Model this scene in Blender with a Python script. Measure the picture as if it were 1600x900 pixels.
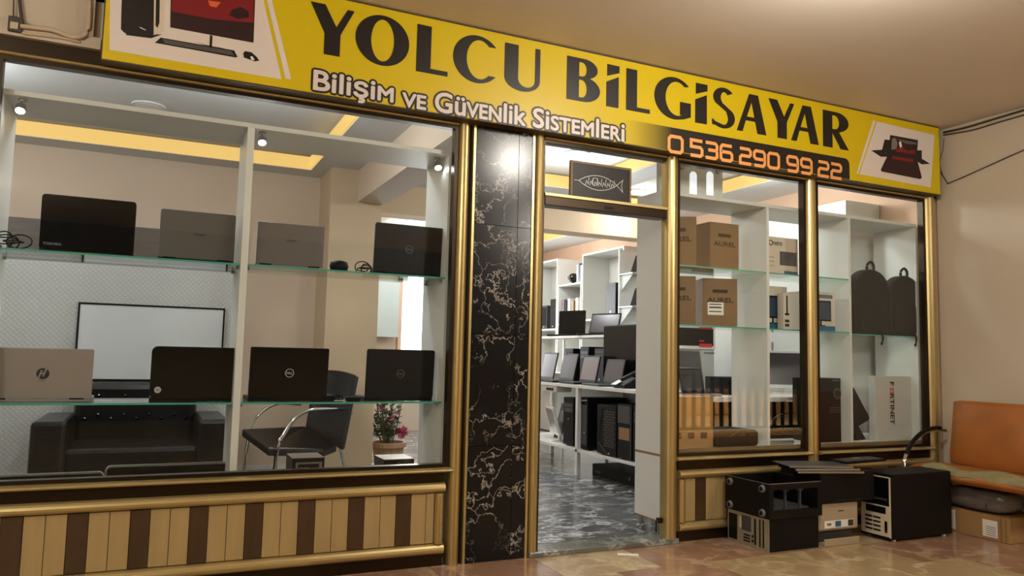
import bpy, bmesh, math, random
from mathutils import Vector, Matrix, Euler
random.seed(7)
PI = math.pi
for o in list(bpy.data.objects): bpy.data.objects.remove(o)
SC = bpy.context.scene
COL = SC.collection

# ------------------------------------------------------------------ camera
CAM = Vector((0.0, -4.0, 1.132))
FPX = 1200.0
AX = Vector((0.90581281, 0.05805596, 0.41968161))     # world axes seen in the camera frame (x right, y down, z forward)
AY = Vector((-0.42303247, 0.0692676, 0.90346307))
AZ = Vector((0.02338107, -0.99590738, 0.08730304))
cd = bpy.data.cameras.new('camera'); cam = bpy.data.objects.new('camera', cd); COL.objects.link(cam)
cd.sensor_width = 36.0; cd.lens = FPX / 1600.0 * 36.0; cd.clip_start = 0.05; cd.clip_end = 100
rot = Matrix(((AX.x, -AX.y, -AX.z), (AY.x, -AY.y, -AY.z), (AZ.x, -AZ.y, -AZ.z)))
cam.matrix_world = Matrix.Translation(CAM) @ rot.to_4x4()
SC.camera = cam

# ------------------------------------------------------------------ view, world, lights
vs = SC.view_settings
vs.view_transform = 'Standard'; vs.look = 'None'; vs.gamma = 1.0; vs.use_curve_mapping = False
vs.exposure = 0.0
w = bpy.data.worlds.new('world'); SC.world = w; w.use_nodes = True
w.node_tree.nodes['Background'].inputs[0].default_value = (1.0, 0.85, 0.65, 1)
w.node_tree.nodes['Background'].inputs[1].default_value = 0.03

def area(name, loc, size, power, color, rot=(0, 0, 0), shape='DISK', sy=None):
    l = bpy.data.lights.new(name, 'AREA'); l.shape = shape; l.size = size; l.energy = power; l.color = color
    if sy: l.size_y = sy
    o = bpy.data.objects.new(name, l); COL.objects.link(o); o.location = loc; o.rotation_euler = rot
    return o
def point(name, loc, r, power, color):
    l = bpy.data.lights.new(name, 'POINT'); l.shadow_soft_size = r; l.energy = power; l.color = color
    o = bpy.data.objects.new(name, l); COL.objects.link(o); o.location = loc
    return o
WHITE = (0.93, 0.97, 1.0); WARM = (1.0, 0.80, 0.55)
# corridor ceiling lamps (fixtures are built below at the same places)
CORR_LAMPS = [(2.7, -1.9), (-1.9, -2.6), (4.6, -5.0), (-2.1, -6.2)]
for i, (x, y) in enumerate(CORR_LAMPS):
    point('corridor_lamp_light', (x, y, 2.78), 0.13, (80, 85, 125, 125)[i], (1.0, 0.93, 0.83))
# unseen lamp added over the corridor counter to strengthen its mirror image
area('added_counter_light', (9.6, -6.6, 2.30), 0.3, 1300, (1.0, 0.82, 0.58), (math.radians(-42), 0, 0))
# shop ceiling downlights
SHOP_LAMPS = [(3.245, 1.73), (4.56, 2.736), (-0.128, 2.14), (3.0, 3.9), (4.3, 4.8), (3.2, 5.6), (-1.4, 1.5), (0.5, 0.85), (4.5, 0.95)]
for i, (x, y) in enumerate(SHOP_LAMPS):
    if i != 2: point('downlight_light', (x, y, 2.62), 0.09, 13 if i == 1 else 30, WHITE)
# daylight entering by the rear window of the shop
area('rear_window_daylight', (3.75, 6.35, 1.6), 1.1, 40, (0.95, 0.98, 1.0), (PI / 2, 0, PI), 'RECTANGLE', 1.5)

# ------------------------------------------------------------------ picking a point from a direction at a real plane
def ray(px, py):
    c = Vector((px - 800.0, py - 450.0, FPX)); return Vector((AX.dot(c), AY.dot(c), AZ.dot(c)))
def at(px, py, Y=None, X=None, Z=None):
    r = ray(px, py)
    t = (Y - CAM.y) / r.y if Y is not None else (X - CAM.x) / r.x if X is not None else (Z - CAM.z) / r.z
    return CAM + r * t

# ------------------------------------------------------------------ materials
def lin(c):
    return tuple((v / 12.92 if v <= 0.04045 else ((v + 0.055) / 1.055) ** 2.4) for v in c)
def hx(s):
    return lin(tuple(int(s[i:i + 2], 16) / 255 for i in (0, 2, 4)))
MATS = {}
def mat(name, col, rough=0.5, metal=0.0, noise=0.0, scale=20.0, bump=0.0, spec=0.5, emit=None, es=0.0, coat=0.0, col2=None, stretch=None, trans=0.0):
    m = bpy.data.materials.new(name); m.use_nodes = True
    nt = m.node_tree; b = nt.nodes['Principled BSDF']
    c = hx(col) if isinstance(col, str) else col
    b.inputs['Base Color'].default_value = (*c, 1); b.inputs['Roughness'].default_value = rough
    b.inputs['Metallic'].default_value = metal; b.inputs['Specular IOR Level'].default_value = spec
    b.inputs['Coat Weight'].default_value = coat
    if trans: b.inputs['Transmission Weight'].default_value = trans
    if emit is not None:
        e = hx(emit) if isinstance(emit, str) else emit
        b.inputs['Emission Color'].default_value = (*e, 1); b.inputs['Emission Strength'].default_value = es
    if noise > 0 or bump > 0:
        tc = nt.nodes.new('ShaderNodeTexCoord'); mp = nt.nodes.new('ShaderNodeMapping')
        if stretch: mp.inputs['Scale'].default_value = stretch
        n = nt.nodes.new('ShaderNodeTexNoise'); n.inputs['Scale'].default_value = scale; n.inputs['Detail'].default_value = 5
        nt.links.new(tc.outputs['Object'], mp.inputs[0]); nt.links.new(mp.outputs[0], n.inputs['Vector'])
        if noise > 0:
            mx = nt.nodes.new('ShaderNodeMix'); mx.data_type = 'RGBA'
            c2 = (hx(col2) if isinstance(col2, str) else col2) if col2 else tuple(v * (1 - noise) for v in c)
            mx.inputs[6].default_value = (*c, 1); mx.inputs[7].default_value = (*c2, 1)
            cr = nt.nodes.new('ShaderNodeMapRange'); cr.inputs[1].default_value = 0.3; cr.inputs[2].default_value = 0.7
            nt.links.new(n.outputs[0], cr.inputs[0]); nt.links.new(cr.outputs[0], mx.inputs[0]); nt.links.new(mx.outputs[2], b.inputs['Base Color'])
        if bump > 0:
            bp = nt.nodes.new('ShaderNodeBump'); bp.inputs['Strength'].default_value = bump; bp.inputs['Distance'].default_value = 0.01
            nt.links.new(n.outputs[0], bp.inputs['Height']); nt.links.new(bp.outputs[0], b.inputs['Normal'])
    MATS[name] = m
    return m

def marble(name, base, vein, scale, width, rough, cloud=None, stretch=(1, 1, 1), w2=0.5, rnd=True, spec=0.5):
    """polished stone: veins from distorted cell borders"""
    m = bpy.data.materials.new(name); m.use_nodes = True; nt = m.node_tree; b = nt.nodes['Principled BSDF']
    N = nt.nodes.new; L = nt.links.new
    b.inputs['Roughness'].default_value = rough; b.inputs['Specular IOR Level'].default_value = spec
    tc = N('ShaderNodeTexCoord'); mp = N('ShaderNodeMapping'); mp.inputs['Scale'].default_value = stretch
    L(tc.outputs['Object'], mp.inputs[0])
    vec = mp.outputs[0]
    if rnd:
        oi = N('ShaderNodeObjectInfo'); ml = N('ShaderNodeMath'); ml.operation = 'MULTIPLY'; ml.inputs[1].default_value = 37.0
        L(oi.outputs['Random'], ml.inputs[0]); ad = N('ShaderNodeVectorMath'); ad.operation = 'ADD'
        L(vec, ad.inputs[0]); L(ml.outputs[0], ad.inputs[1]); vec = ad.outputs[0]
    nz = N('ShaderNodeTexNoise'); nz.inputs['Scale'].default_value = scale * 1.3; nz.inputs['Detail'].default_value = 7; nz.inputs['Roughness'].default_value = 0.62
    L(vec, nz.inputs['Vector'])
    sc = N('ShaderNodeVectorMath'); sc.operation = 'SCALE'; sc.inputs['Scale'].default_value = w2
    L(nz.outputs['Color'], sc.inputs[0])
    ad2 = N('ShaderNodeVectorMath'); ad2.operation = 'ADD'; L(vec, ad2.inputs[0]); L(sc.outputs[0], ad2.inputs[1])
    v = N('ShaderNodeTexVoronoi'); v.feature = 'DISTANCE_TO_EDGE'; v.inputs['Scale'].default_value = scale; L(ad2.outputs[0], v.inputs['Vector'])
    r1 = N('ShaderNodeMapRange'); r1.inputs[1].default_value = 0.0; r1.inputs[2].default_value = width; r1.inputs[3].default_value = 1.0; r1.inputs[4].default_value = 0.0
    L(v.outputs['Distance'], r1.inputs[0])
    n2 = N('ShaderNodeTexNoise'); n2.inputs['Scale'].default_value = scale * 0.8; n2.inputs['Detail'].default_value = 2; L(vec, n2.inputs['Vector'])
    r2 = N('ShaderNodeMapRange'); r2.inputs[1].default_value = 0.38; r2.inputs[2].default_value = 0.62; L(n2.outputs[0], r2.inputs[0])
    mu = N('ShaderNodeMath'); mu.operation = 'MULTIPLY'; L(r1.outputs[0], mu.inputs[0]); L(r2.outputs[0], mu.inputs[1])
    mxc = N('ShaderNodeMix'); mxc.data_type = 'RGBA'; mxc.inputs[6].default_value = (*hx(base), 1); mxc.inputs[7].default_value = (*hx(cloud or base), 1); L(nz.outputs[0], mxc.inputs[0])
    mx = N('ShaderNodeMix'); mx.data_type = 'RGBA'; L(mu.outputs[0], mx.inputs[0]); L(mxc.outputs[2], mx.inputs[6]); mx.inputs[7].default_value = (*hx(vein), 1)
    L(mx.outputs[2], b.inputs['Base Color'])
    return m

def glass(name, tint=(1, 1, 1), refl=1.0, rough=0.0, ior=1.45, extra=0.0):
    m = bpy.data.materials.new(name); m.use_nodes = True; nt = m.node_tree; nt.nodes.clear()
    N = nt.nodes.new; L = nt.links.new
    out = N('ShaderNodeOutputMaterial'); t = N('ShaderNodeBsdfTransparent'); t.inputs[0].default_value = (*tint, 1)
    g = N('ShaderNodeBsdfGlossy'); g.inputs['Roughness'].default_value = rough; g.inputs[0].default_value = (refl, refl, refl, 1)
    fr = N('ShaderNodeFresnel'); ge = N('ShaderNodeNewGeometry'); mr = N('ShaderNodeMapRange')   # same strength on both faces of the thin sheet
    mr.inputs[3].default_value = ior; mr.inputs[4].default_value = 1.0 / ior; L(ge.outputs['Backfacing'], mr.inputs[0]); L(mr.outputs[0], fr.inputs['IOR'])
    mix = N('ShaderNodeMixShader')
    if extra:
        a = N('ShaderNodeMath'); a.operation = 'ADD'; a.inputs[1].default_value = extra; L(fr.outputs[0], a.inputs[0]); L(a.outputs[0], mix.inputs[0])
    else: L(fr.outputs[0], mix.inputs[0])
    L(t.outputs[0], mix.inputs[1]); L(g.outputs[0], mix.inputs[2]); L(mix.outputs[0], out.inputs[0])
    MATS[name] = m
    return m

M = MATS
mat('brass', 'C8B47C', 0.32, 0.82, noise=0.05, scale=3, stretch=(6, 6, 1))
mat('brass_rail', 'C6B27C', 0.40, 0.72, noise=0.05, scale=4, stretch=(1, 6, 6))
mat('bronze', '33281A', 0.32, 0.75)
mat('dark_gap', '0B0A09', 0.5)
mat('strip_gold', 'AF9868', 0.38, 0.12, noise=0.12, scale=5, stretch=(5, 1, 0.6))
mat('strip_brown', '4A3622', 0.35, 0.1, noise=0.15, scale=5, stretch=(5, 1, 0.6))
mat('plaster', 'C0B39F', 0.75, noise=0.06, scale=2.5, bump=0.05)
mat('ceil_plaster', 'D6CABD', 0.6, noise=0.05, scale=1.5)
mat('sign_yellow', 'CFB604', 0.38)
mat('sign_edge', '4A3A10', 0.5)
mat('sign_black', '191513', 0.4)
mat('sign_outline', '1E160C', 0.45)
mat('sign_white', 'D9CFC6', 0.42)
mat('sign_orange', 'EFA45E', 0.42)
mat('print_red', '7A1116', 0.45); mat('print_dark', '2A0E10', 0.45); mat('print_glow', 'D2622A', 0.45); mat('print_grey', '77706B', 0.45)
mat('wall_dark', '2B231B', 0.6, noise=0.2, scale=2)
mat('wall_beige', 'D4C0AB', 0.7, noise=0.05, scale=2)
mat('wall_tan', 'C8B294', 0.7, noise=0.05, scale=2)
mat('wall_orange', 'DDB99C', 0.7, noise=0.08, scale=3)
mat('wall_white', 'DADBD6', 0.6)
mat('shop_ceil', 'D6D6D4', 0.7)
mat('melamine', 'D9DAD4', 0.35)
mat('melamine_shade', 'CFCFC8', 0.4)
mat('wood_edge', '8A6A48', 0.5)
mat('dark_wood', '6A5D52', 0.45, noise=0.3, scale=6, stretch=(1, 8, 8))
mat('lip_wood', '8B7250', 0.4, noise=0.2, scale=5, stretch=(1, 6, 6))
mat('black_gloss', '0B0B0C', 0.12)
mat('black_sat', '0B0B0C', 0.5, spec=0.2)
mat('black_matte', '0B0B0B', 0.5, spec=0.2)
mat('black_dell', '111216', 0.42, spec=0.35, noise=0.2, scale=150)
mat('black_plastic', '09090A', 0.5, spec=0.2)
mat('navy_panel', '15151F', 0.4)
mat('charcoal', '3A3A3C', 0.5)
mat('silver', '8E8B88', 0.38, 0.55)
mat('grey_lid', '625F5C', 0.42, 0.3)
mat('rose_lid', '706A67', 0.42, 0.3)
mat('silver_light', '968D88', 0.4, 0.25)
mat('steel', 'A8A8A6', 0.3, 0.9)
mat('steel_dull', '9C9682', 0.45, 0.25, noise=0.2, scale=12)
mat('chrome', 'D8D8D8', 0.08, 1.0)
mat('logo_silver', 'C9C9C9', 0.3, 0.4)
mat('logo_grey', '6E6E70', 0.35, 0.5)
mat('logo_dark', '2A2A2C', 0.4)
mat('white_plastic', 'E3E2DE', 0.4)
mat('offwhite', 'CFC4AC', 0.45)
mat('beige_plastic', 'A3937A', 0.45)
mat('screen_off', '08080A', 0.22, spec=0.2)
mat('screen_grey', '4A4548', 0.22)
mat('screen_rose', '756868', 0.25)
mat('screen_blue', '34465C', 0.2)
mat('leather_black', '111214', 0.28, bump=0.25, scale=60)
mat('leather_orange', 'A8662C', 0.36, noise=0.25, scale=5, bump=0.12)
mat('foam', '8F845A', 0.8, noise=0.3, scale=14, bump=0.4)
mat('plastic_bag', '6E665F', 0.22, noise=0.4, scale=9, bump=0.5)
mat('clear_bag', '8E8A84', 0.2, noise=0.3, scale=9, bump=0.5)
mat('cardboard', 'A07C4C', 0.75, noise=0.12, scale=8)
mat('cardboard_dk', '8C6A3E', 0.75, noise=0.12, scale=8)
mat('carton_shaded', '84694A', 0.75, noise=0.12, scale=8)  # cardboard colour darkened for the shade at the case front
mat('print_brown', '3A2A1A', 0.7)
mat('box_white', 'D3C9BC', 0.55)
mat('box_grey', 'BDBDB6', 0.55)
mat('print_blue', '1D5E80', 0.5)
mat('label_white', 'E4E2DA', 0.5)
mat('red', 'C9242B', 0.5)
mat('cable_white', 'B7A58C', 0.5); mat('cable_dark', '3A3226', 0.6)
mat('fabric_black', '1C1D1B', 0.85, bump=0.2, scale=200)
mat('whiteboard', 'E9EEF0', 0.22)
mat('terracotta', 'B08C6C', 0.7, noise=0.15, scale=9)
mat('leaf', '4F6143', 0.6); mat('flower_pink', 'D2668E', 0.6); mat('flower_pale', 'C9A0A8', 0.6); mat('stem', '5E5A3C', 0.7)
mat('rubber', '6A6A6C', 0.6)
mat('wood_light', 'B98A52', 0.5, noise=0.25, scale=4, stretch=(8, 8, 1))
mat('paper', 'DEDBD0', 0.7)
mat('lamp_white', 'FFFFFF', 0.5, emit=(0.95, 0.98, 1.0), es=14)
mat('lamp_off', 'E8E8E4', 0.4)
mat('lamp_warm', 'FFFFFF', 0.5, emit=(1.0, 0.92, 0.8), es=14)
mat('cove_glow', '7A5A28', 0.5, emit=hx('F0C672'), es=0.95)
mat('slot_light', 'FFFFFF', 0.5, emit=(0.85, 0.93, 1.0), es=0.7)
mat('spot_led', 'FFFFFF', 0.5, emit=(0.9, 0.95, 1.0), es=25)
mat('daylight', 'FFFFFF', 0.5, emit=(1.0, 0.99, 0.98), es=2.2)
mat('frosted', 'BCC4BF', 0.4)
mat('grout', '2A2A2A', 0.7)
mat('floor_grout', '6E5B42', 0.6)
glass('window_glass', (0.97, 0.985, 0.98), 0.9, ior=1.36)
glass('shelf_glass', (0.86, 0.95, 0.92), 0.9, ior=1.4)
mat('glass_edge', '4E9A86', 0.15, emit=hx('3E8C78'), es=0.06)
M['marble_black'] = marble('marble_black', '080809', 'C0B8AE', 5.6, 0.024, 0.2, cloud='1A1A1C', w2=0.36, spec=0.3)
M['marble_grey'] = marble('marble_grey', '303234', 'D5D8D9', 4.2, 0.11, 0.16, cloud='74777A', stretch=(1.0, 2.0, 1), w2=0.5)
M['travertine'] = marble('travertine', 'B59E78', 'D2C09C', 3.0, 0.12, 0.17, cloud='A08864', w2=0.6)
M['travertine_red'] = marble('travertine_red', 'A07E66', 'C0A488', 3.0, 0.12, 0.17, cloud='8C6B56', w2=0.6)
M['threshold'] = marble('threshold', '6C7068', 'A9ACA4', 4.0, 0.1, 0.2, cloud='565A54')

def wallpaper():
    m = bpy.data.materials.new('wallpaper'); m.use_nodes = True; nt = m.node_tree; b = nt.nodes['Principled BSDF']; N = nt.nodes.new; L = nt.links.new
    tc = N('ShaderNodeTexCoord'); mp = N('ShaderNodeMapping'); mp.inputs['Rotation'].default_value = (0, PI / 4, 0); mp.inputs['Scale'].default_value = (1, 0.001, 1)
    L(tc.outputs['Object'], mp.inputs[0])
    v = N('ShaderNodeTexVoronoi'); v.inputs['Scale'].default_value = 34; v.inputs['Randomness'].default_value = 0.0; L(mp.outputs[0], v.inputs['Vector'])
    r = N('ShaderNodeMapRange'); r.inputs[1].default_value = 0.25; r.inputs[2].default_value = 0.45; L(v.outputs['Distance'], r.inputs[0])
    mx = N('ShaderNodeMix'); mx.data_type = 'RGBA'; mx.inputs[6].default_value = (*hx('D6D8D5'), 1); mx.inputs[7].default_value = (*hx('C9CCCA'), 1); L(r.outputs[0], mx.inputs[0]); L(mx.outputs[2], b.inputs['Base Color'])
    bp = N('ShaderNodeBump'); bp.inputs['Strength'].default_value = 0.4; bp.inputs['Distance'].default_value = 0.004; L(r.outputs[0], bp.inputs['Height']); L(bp.outputs[0], b.inputs['Normal'])
    b.inputs['Roughness'].default_value = 0.5
    return m
M['wallpaper'] = wallpaper()
def fade_mat():
    # the printed fade of the telephone banner from yellow to black, along its own length
    m = bpy.data.materials.new('banner_fade'); m.use_nodes = True; nt = m.node_tree; b = nt.nodes['Principled BSDF']; N = nt.nodes.new; L = nt.links.new
    tc = N('ShaderNodeTexCoord'); sp = N('ShaderNodeSeparateXYZ'); L(tc.outputs['Object'], sp.inputs[0])
    mr = N('ShaderNodeMapRange'); mr.inputs[1].default_value = 0.0; mr.inputs[2].default_value = 1.9; L(sp.outputs[0], mr.inputs[0])
    r = N('ShaderNodeValToRGB'); e = r.color_ramp.elements; e[0].position = 0.0; e[0].color = (*hx('CFB604'), 1); e[1].position = 0.19; e[1].color = (*hx('1D1814'), 1)
    L(mr.outputs[0], r.inputs[0]); L(r.outputs[0], b.inputs['Base Color']); b.inputs['Roughness'].default_value = 0.4
    return m
M['banner_fade'] = fade_mat()

# ------------------------------------------------------------------ mesh helpers
class MB:
    def __init__(s): s.v = []; s.f = []; s.m = None
    def pt(s, p):
        p = Vector(p); s.v.append(tuple(s.m @ p) if s.m else tuple(p)); return len(s.v) - 1
    def face(s, pts): s.f.append([s.pt(p) for p in pts]); return s
    def box(s, x0, x1, y0, y1, z0, z1):
        if x0 > x1: x0, x1 = x1, x0
        if y0 > y1: y0, y1 = y1, y0
        if z0 > z1: z0, z1 = z1, z0
        i = [s.pt(p) for p in ((x0, y0, z0), (x1, y0, z0), (x1, y1, z0), (x0, y1, z0), (x0, y0, z1), (x1, y0, z1), (x1, y1, z1), (x0, y1, z1))]
        for q in ((3, 2, 1, 0), (4, 5, 6, 7), (0, 1, 5, 4), (1, 2, 6, 5), (2, 3, 7, 6), (3, 0, 4, 7)): s.f.append([i[k] for k in q])
        return s
    def prism(s, poly, a, b, axis='y'):
        """poly of 2D points extruded from a to b along axis (y: poly is x,z; x: poly is y,z; z: poly is x,y)"""
        def P(u, v, d): return (u, d, v) if axis == 'y' else (d, u, v) if axis == 'x' else (u, v, d)
        i0 = [s.pt(P(u, v, a)) for u, v in poly]; i1 = [s.pt(P(u, v, b)) for u, v in poly]; n = len(poly)
        s.f.append(i0[:]); s.f.append(i1[::-1])
        for k in range(n): s.f.append([i0[k], i1[k], i1[(k + 1) % n], i0[(k + 1) % n]])
        return s
    def tube(s, pts, r, n=8, cap=True, rz=None):
        pts = [Vector(p) for p in pts]; rings = []
        up = Vector((0, 0, 1))
        for k, p in enumerate(pts):
            d = (pts[min(k + 1, len(pts) - 1)] - pts[max(k - 1, 0)])
            d = d.normalized() if d.length > 1e-9 else Vector((0, 0, 1))
            u = up if abs(d.dot(up)) < 0.95 else Vector((1, 0, 0))
            a = d.cross(u).normalized(); b = a.cross(d).normalized()
            rr = r[k] if isinstance(r, (list, tuple)) else r
            rings.append([s.pt(p + (a * math.cos(2 * PI * j / n) + b * math.sin(2 * PI * j / n) * (rz or 1)) * rr) for j in range(n)])
        for k in range(len(rings) - 1):
            for j in range(n): s.f.append([rings[k][j], rings[k][(j + 1) % n], rings[k + 1][(j + 1) % n], rings[k + 1][j]])
        if cap: s.f.append(rings[0][::-1]); s.f.append(rings[-1][:])
        return s
    def cyl(s, p0, p1, r, n=16, r2=None): return s.tube([p0, p1], [r, r if r2 is None else r2], n)
    def lathe(s, prof, n=20, c=(0, 0, 0)):
        rings = [[s.pt((c[0] + r * math.cos(2 * PI * j / n), c[1] + r * math.sin(2 * PI * j / n), c[2] + z)) for j in range(n)] for r, z in prof]
        for k in range(len(rings) - 1):
            for j in range(n): s.f.append([rings[k][j], rings[k][(j + 1) % n], rings[k + 1][(j + 1) % n], rings[k + 1][j]])
        s.f.append(rings[0][::-1]); s.f.append(rings[-1][:])
        return s
    def mk(s, name, m, parent=None, bevel=0.0, smooth=False, world=False, seg=2):
        me = bpy.data.meshes.new(name)
        vs_ = s.v
        if world and parent is not None:
            L_ = parent.location; vs_ = [(a - L_.x, b - L_.y, c - L_.z) for a, b, c in s.v]
        me.from_pydata(vs_, [], s.f); me.update()
        bm = bmesh.new(); bm.from_mesh(me); bmesh.ops.recalc_face_normals(bm, faces=bm.faces[:]); bm.to_mesh(me); bm.free()
        me.materials.append(M[m] if isinstance(m, str) else m)
        o = bpy.data.objects.new(name, me); COL.objects.link(o)
        if parent is not None: o.parent = parent
        if bevel > 0:
            bv = o.modifiers.new('bevel', 'BEVEL'); bv.width = bevel; bv.segments = seg; bv.limit_method = 'ANGLE'; bv.angle_limit = math.radians(40)
        if smooth:
            for p in me.polygons: p.use_smooth = True
        return o
def B(x0, x1, y0, y1, z0, z1): return MB().box(x0, x1, y0, y1, z0, z1)
def rrect(w, h, r, n=5, x=0.0, y=0.0):
    """rounded rectangle centred in x, from y up"""
    p = []
    for cx, cy, a0 in ((w / 2 - r, r, -PI / 2), (w / 2 - r, h - r, 0), (-w / 2 + r, h - r, PI / 2), (-w / 2 + r, r, PI)):
        for k in range(n + 1):
            a = a0 + PI / 2 * k / n; p.append((x + cx + r * math.cos(a), y + cy + r * math.sin(a)))
    return p
def ell(cx, cy, rx, ry, n=32, a0=0, a1=2 * PI):
    m_ = n if abs(a1 - a0 - 2 * PI) < 1e-6 else n + 1
    return [(cx + rx * math.cos(a0 + (a1 - a0) * k / n), cy + ry * math.sin(a0 + (a1 - a0) * k / n)) for k in range(m_)]
def tag(o, label, cat, group=None):
    o['label'] = label; o['category'] = cat
    if group: o['group'] = group
    return o
def thing(name, label, cat, loc=(0, 0, 0), rz=0.0, group=None):
    o = bpy.data.objects.new(name, None); COL.objects.link(o); o.empty_display_size = 0.05
    o.location = loc; o.rotation_euler = (0, 0, rz)
    return tag(o, label, cat, group)
def struct(o): o['kind'] = 'structure'; return o
def root_struct(name, loc=(0, 0, 0)):
    o = bpy.data.objects.new(name, None); COL.objects.link(o); o.location = loc; o['kind'] = 'structure'; return o
def share(src, name, parent, loc):
    o = bpy.data.objects.new(name, src); COL.objects.link(o); o.parent = parent; o.location = loc; return o
def flat(name, contours, m, parent, ext=0.001, mw=None):
    """closed 2D outlines (holes by nesting), filled and given a thickness; local x,y plane then matrix mw"""
    cu = bpy.data.curves.new(name, 'CURVE'); cu.dimensions = '2D'; cu.fill_mode = 'BOTH'; cu.extrude = ext
    for c in contours:
        sp = cu.splines.new('POLY'); sp.points.add(len(c) - 1); sp.use_cyclic_u = True
        for i, (x, y) in enumerate(c): sp.points[i].co = (x, y, 0, 1)
    return curve_mesh(name, cu, m, parent, mw)
def curve_mesh(name, cu, m, parent, mw=None):
    t = bpy.data.objects.new('tmp', cu); COL.objects.link(t)
    dg = bpy.context.evaluated_depsgraph_get(); me = bpy.data.meshes.new_from_object(t.evaluated_get(dg))
    bpy.data.objects.remove(t); bpy.data.curves.remove(cu)
    if mw is not None: me.transform(mw)
    me.materials.clear(); me.materials.append(M[m] if isinstance(m, str) else m); me.name = name
    o = bpy.data.objects.new(name, me); COL.objects.link(o); o.parent = parent
    return o
FACE = Matrix.Rotation(PI / 2, 4, 'X')          # x,y plane turned to stand up facing -y
def text(name, body, w, h, m, parent, mw, small=None, offset=0.0, ext=0.0006, bold=0.0, anchor='c', shear=0.0):
    """lettering fitted to w x h (h None keeps the proportions), anchored at its centre, mapped by mw (x right, y up)"""
    cu = bpy.data.curves.new(name, 'FONT'); cu.body = body; cu.size = 1.0; cu.extrude = 0.0; cu.offset = bold + offset; cu.resolution_u = 4; cu.shear = shear
    cu.small_caps_scale = 0.74
    if small:
        for i, ch in enumerate(small):
            if ch == '1': cu.body_format[i].use_small_caps = True
    t = bpy.data.objects.new('tmp', cu); COL.objects.link(t)
    dg = bpy.context.evaluated_depsgraph_get(); me = bpy.data.meshes.new_from_object(t.evaluated_get(dg))
    bpy.data.objects.remove(t); bpy.data.curves.remove(cu)
    xs = [v.co.x for v in me.vertices]; ys = [v.co.y for v in me.vertices]
    x0, x1, y0, y1 = min(xs), max(xs), min(ys), max(ys)
    pad = offset
    sx = w / (x1 - x0 - 2 * pad); sy = (h / (y1 - y0 - 2 * pad)) if h else sx
    me.transform(mw @ Matrix.Diagonal((sx, sy, 1, 1)) @ Matrix.Translation((-(x0 + x1) / 2, -(y0 + y1) / 2, 0)))
    me.materials.clear(); me.materials.append(M[m]); me.name = name
    o = bpy.data.objects.new(name, me); COL.objects.link(o); o.parent = parent
    return o
def fatten(o, r, n=8):
    """thicken flat standing lettering by joining shifted copies of itself"""
    src = o.data; V, F = [], []
    ax = Vector((1, 0, 0)); nrm = src.polygons[0].normal.copy()
    u = nrm.orthogonal().normalized(); v_ = nrm.cross(u)
    for k in range(n):
        d = u * (r * math.cos(2 * PI * k / n)) + v_ * (r * math.sin(2 * PI * k / n)) + nrm * (k * 0.00002); b0 = len(V)
        V += [tuple(q.co + d) for q in src.vertices]; F += [[b0 + i for i in p.vertices] for p in src.polygons]
    me = bpy.data.meshes.new(src.name); me.from_pydata(V, [], F); me.materials.append(src.materials[0]); o.data = me
    return o
def ribbon(pts, wd):
    """outline of a stroke with mitred corners"""
    n = len(pts); Lf, Rt = [], []
    for i in range(n):
        p = Vector(pts[i]); a = (p - Vector(pts[i - 1])).normalized() if i > 0 else None; b = (Vector(pts[i + 1]) - p).normalized() if i < n - 1 else None
        if a is None: a = b
        if b is None: b = a
        na = Vector((-a.y, a.x)); nb = Vector((-b.y, b.x)); m_ = (na + nb); m_ = m_ / max(m_.length_squared, 0.3) * 2 if m_.length > 1e-6 else na
        Lf.append(tuple(p + m_ * wd / 2)); Rt.append(tuple(p - m_ * wd / 2))
    return Lf + Rt[::-1]

def stroke_mesh(name, strokes, m, parent, mw, th=0.0012):
    mb = MB(); mb.m = mw
    for pts, wd in strokes:
        rb = ribbon(pts, wd); n = len(pts)
        for i in range(n - 1):
            q = [rb[i], rb[i + 1], rb[2 * n - 2 - i], rb[2 * n - 1 - i]]
            mb.prism(q, 0.0, th, 'z')
    return mb.mk(name, m, parent)
# ================================================================== THE SETTING
# ---- corridor floor: stone tiles
fl = struct(MB().box(-2.6, 5.62, -1.2, 0.0, -0.06, -0.006).box(-2.6, 14.0, -9.2, -1.2, -0.06, -0.006).mk('floor_corridor', 'floor_grout'))
TW, TD = 0.60, 0.45
tiles = {}
for key in ('travertine', 'travertine_red'):
    me_o = MB().box(0.0015, TW - 0.0015, 0.0015, TD - 0.0015, -0.006, 0.0).mk('floor_tile', key, fl); tiles[key] = me_o.data; bpy.data.objects.remove(me_o)
rr = random.Random(3)
for j in range(8):
    y = -TD * (j + 1)
    off = (j % 2) * 0.3
    for i in range(14):
        x = -2.2 + i * TW - off
        if x + TW > 5.62: continue
        share(tiles['travertine_red' if rr.random() < 0.42 else 'travertine'], 'floor_tile', fl, (x, y, 0))
MB().box(5.3, 5.62, -1.25, -0.0, -0.006, -0.0005).box(5.3, 14.0, -3.6, -1.252, -0.006, -0.0005).mk('floor_border', 'travertine', fl)
B(-2.6, 14.0, -9.2, -3.602, -0.006, -0.0005).mk('floor_field', 'travertine', fl)
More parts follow.
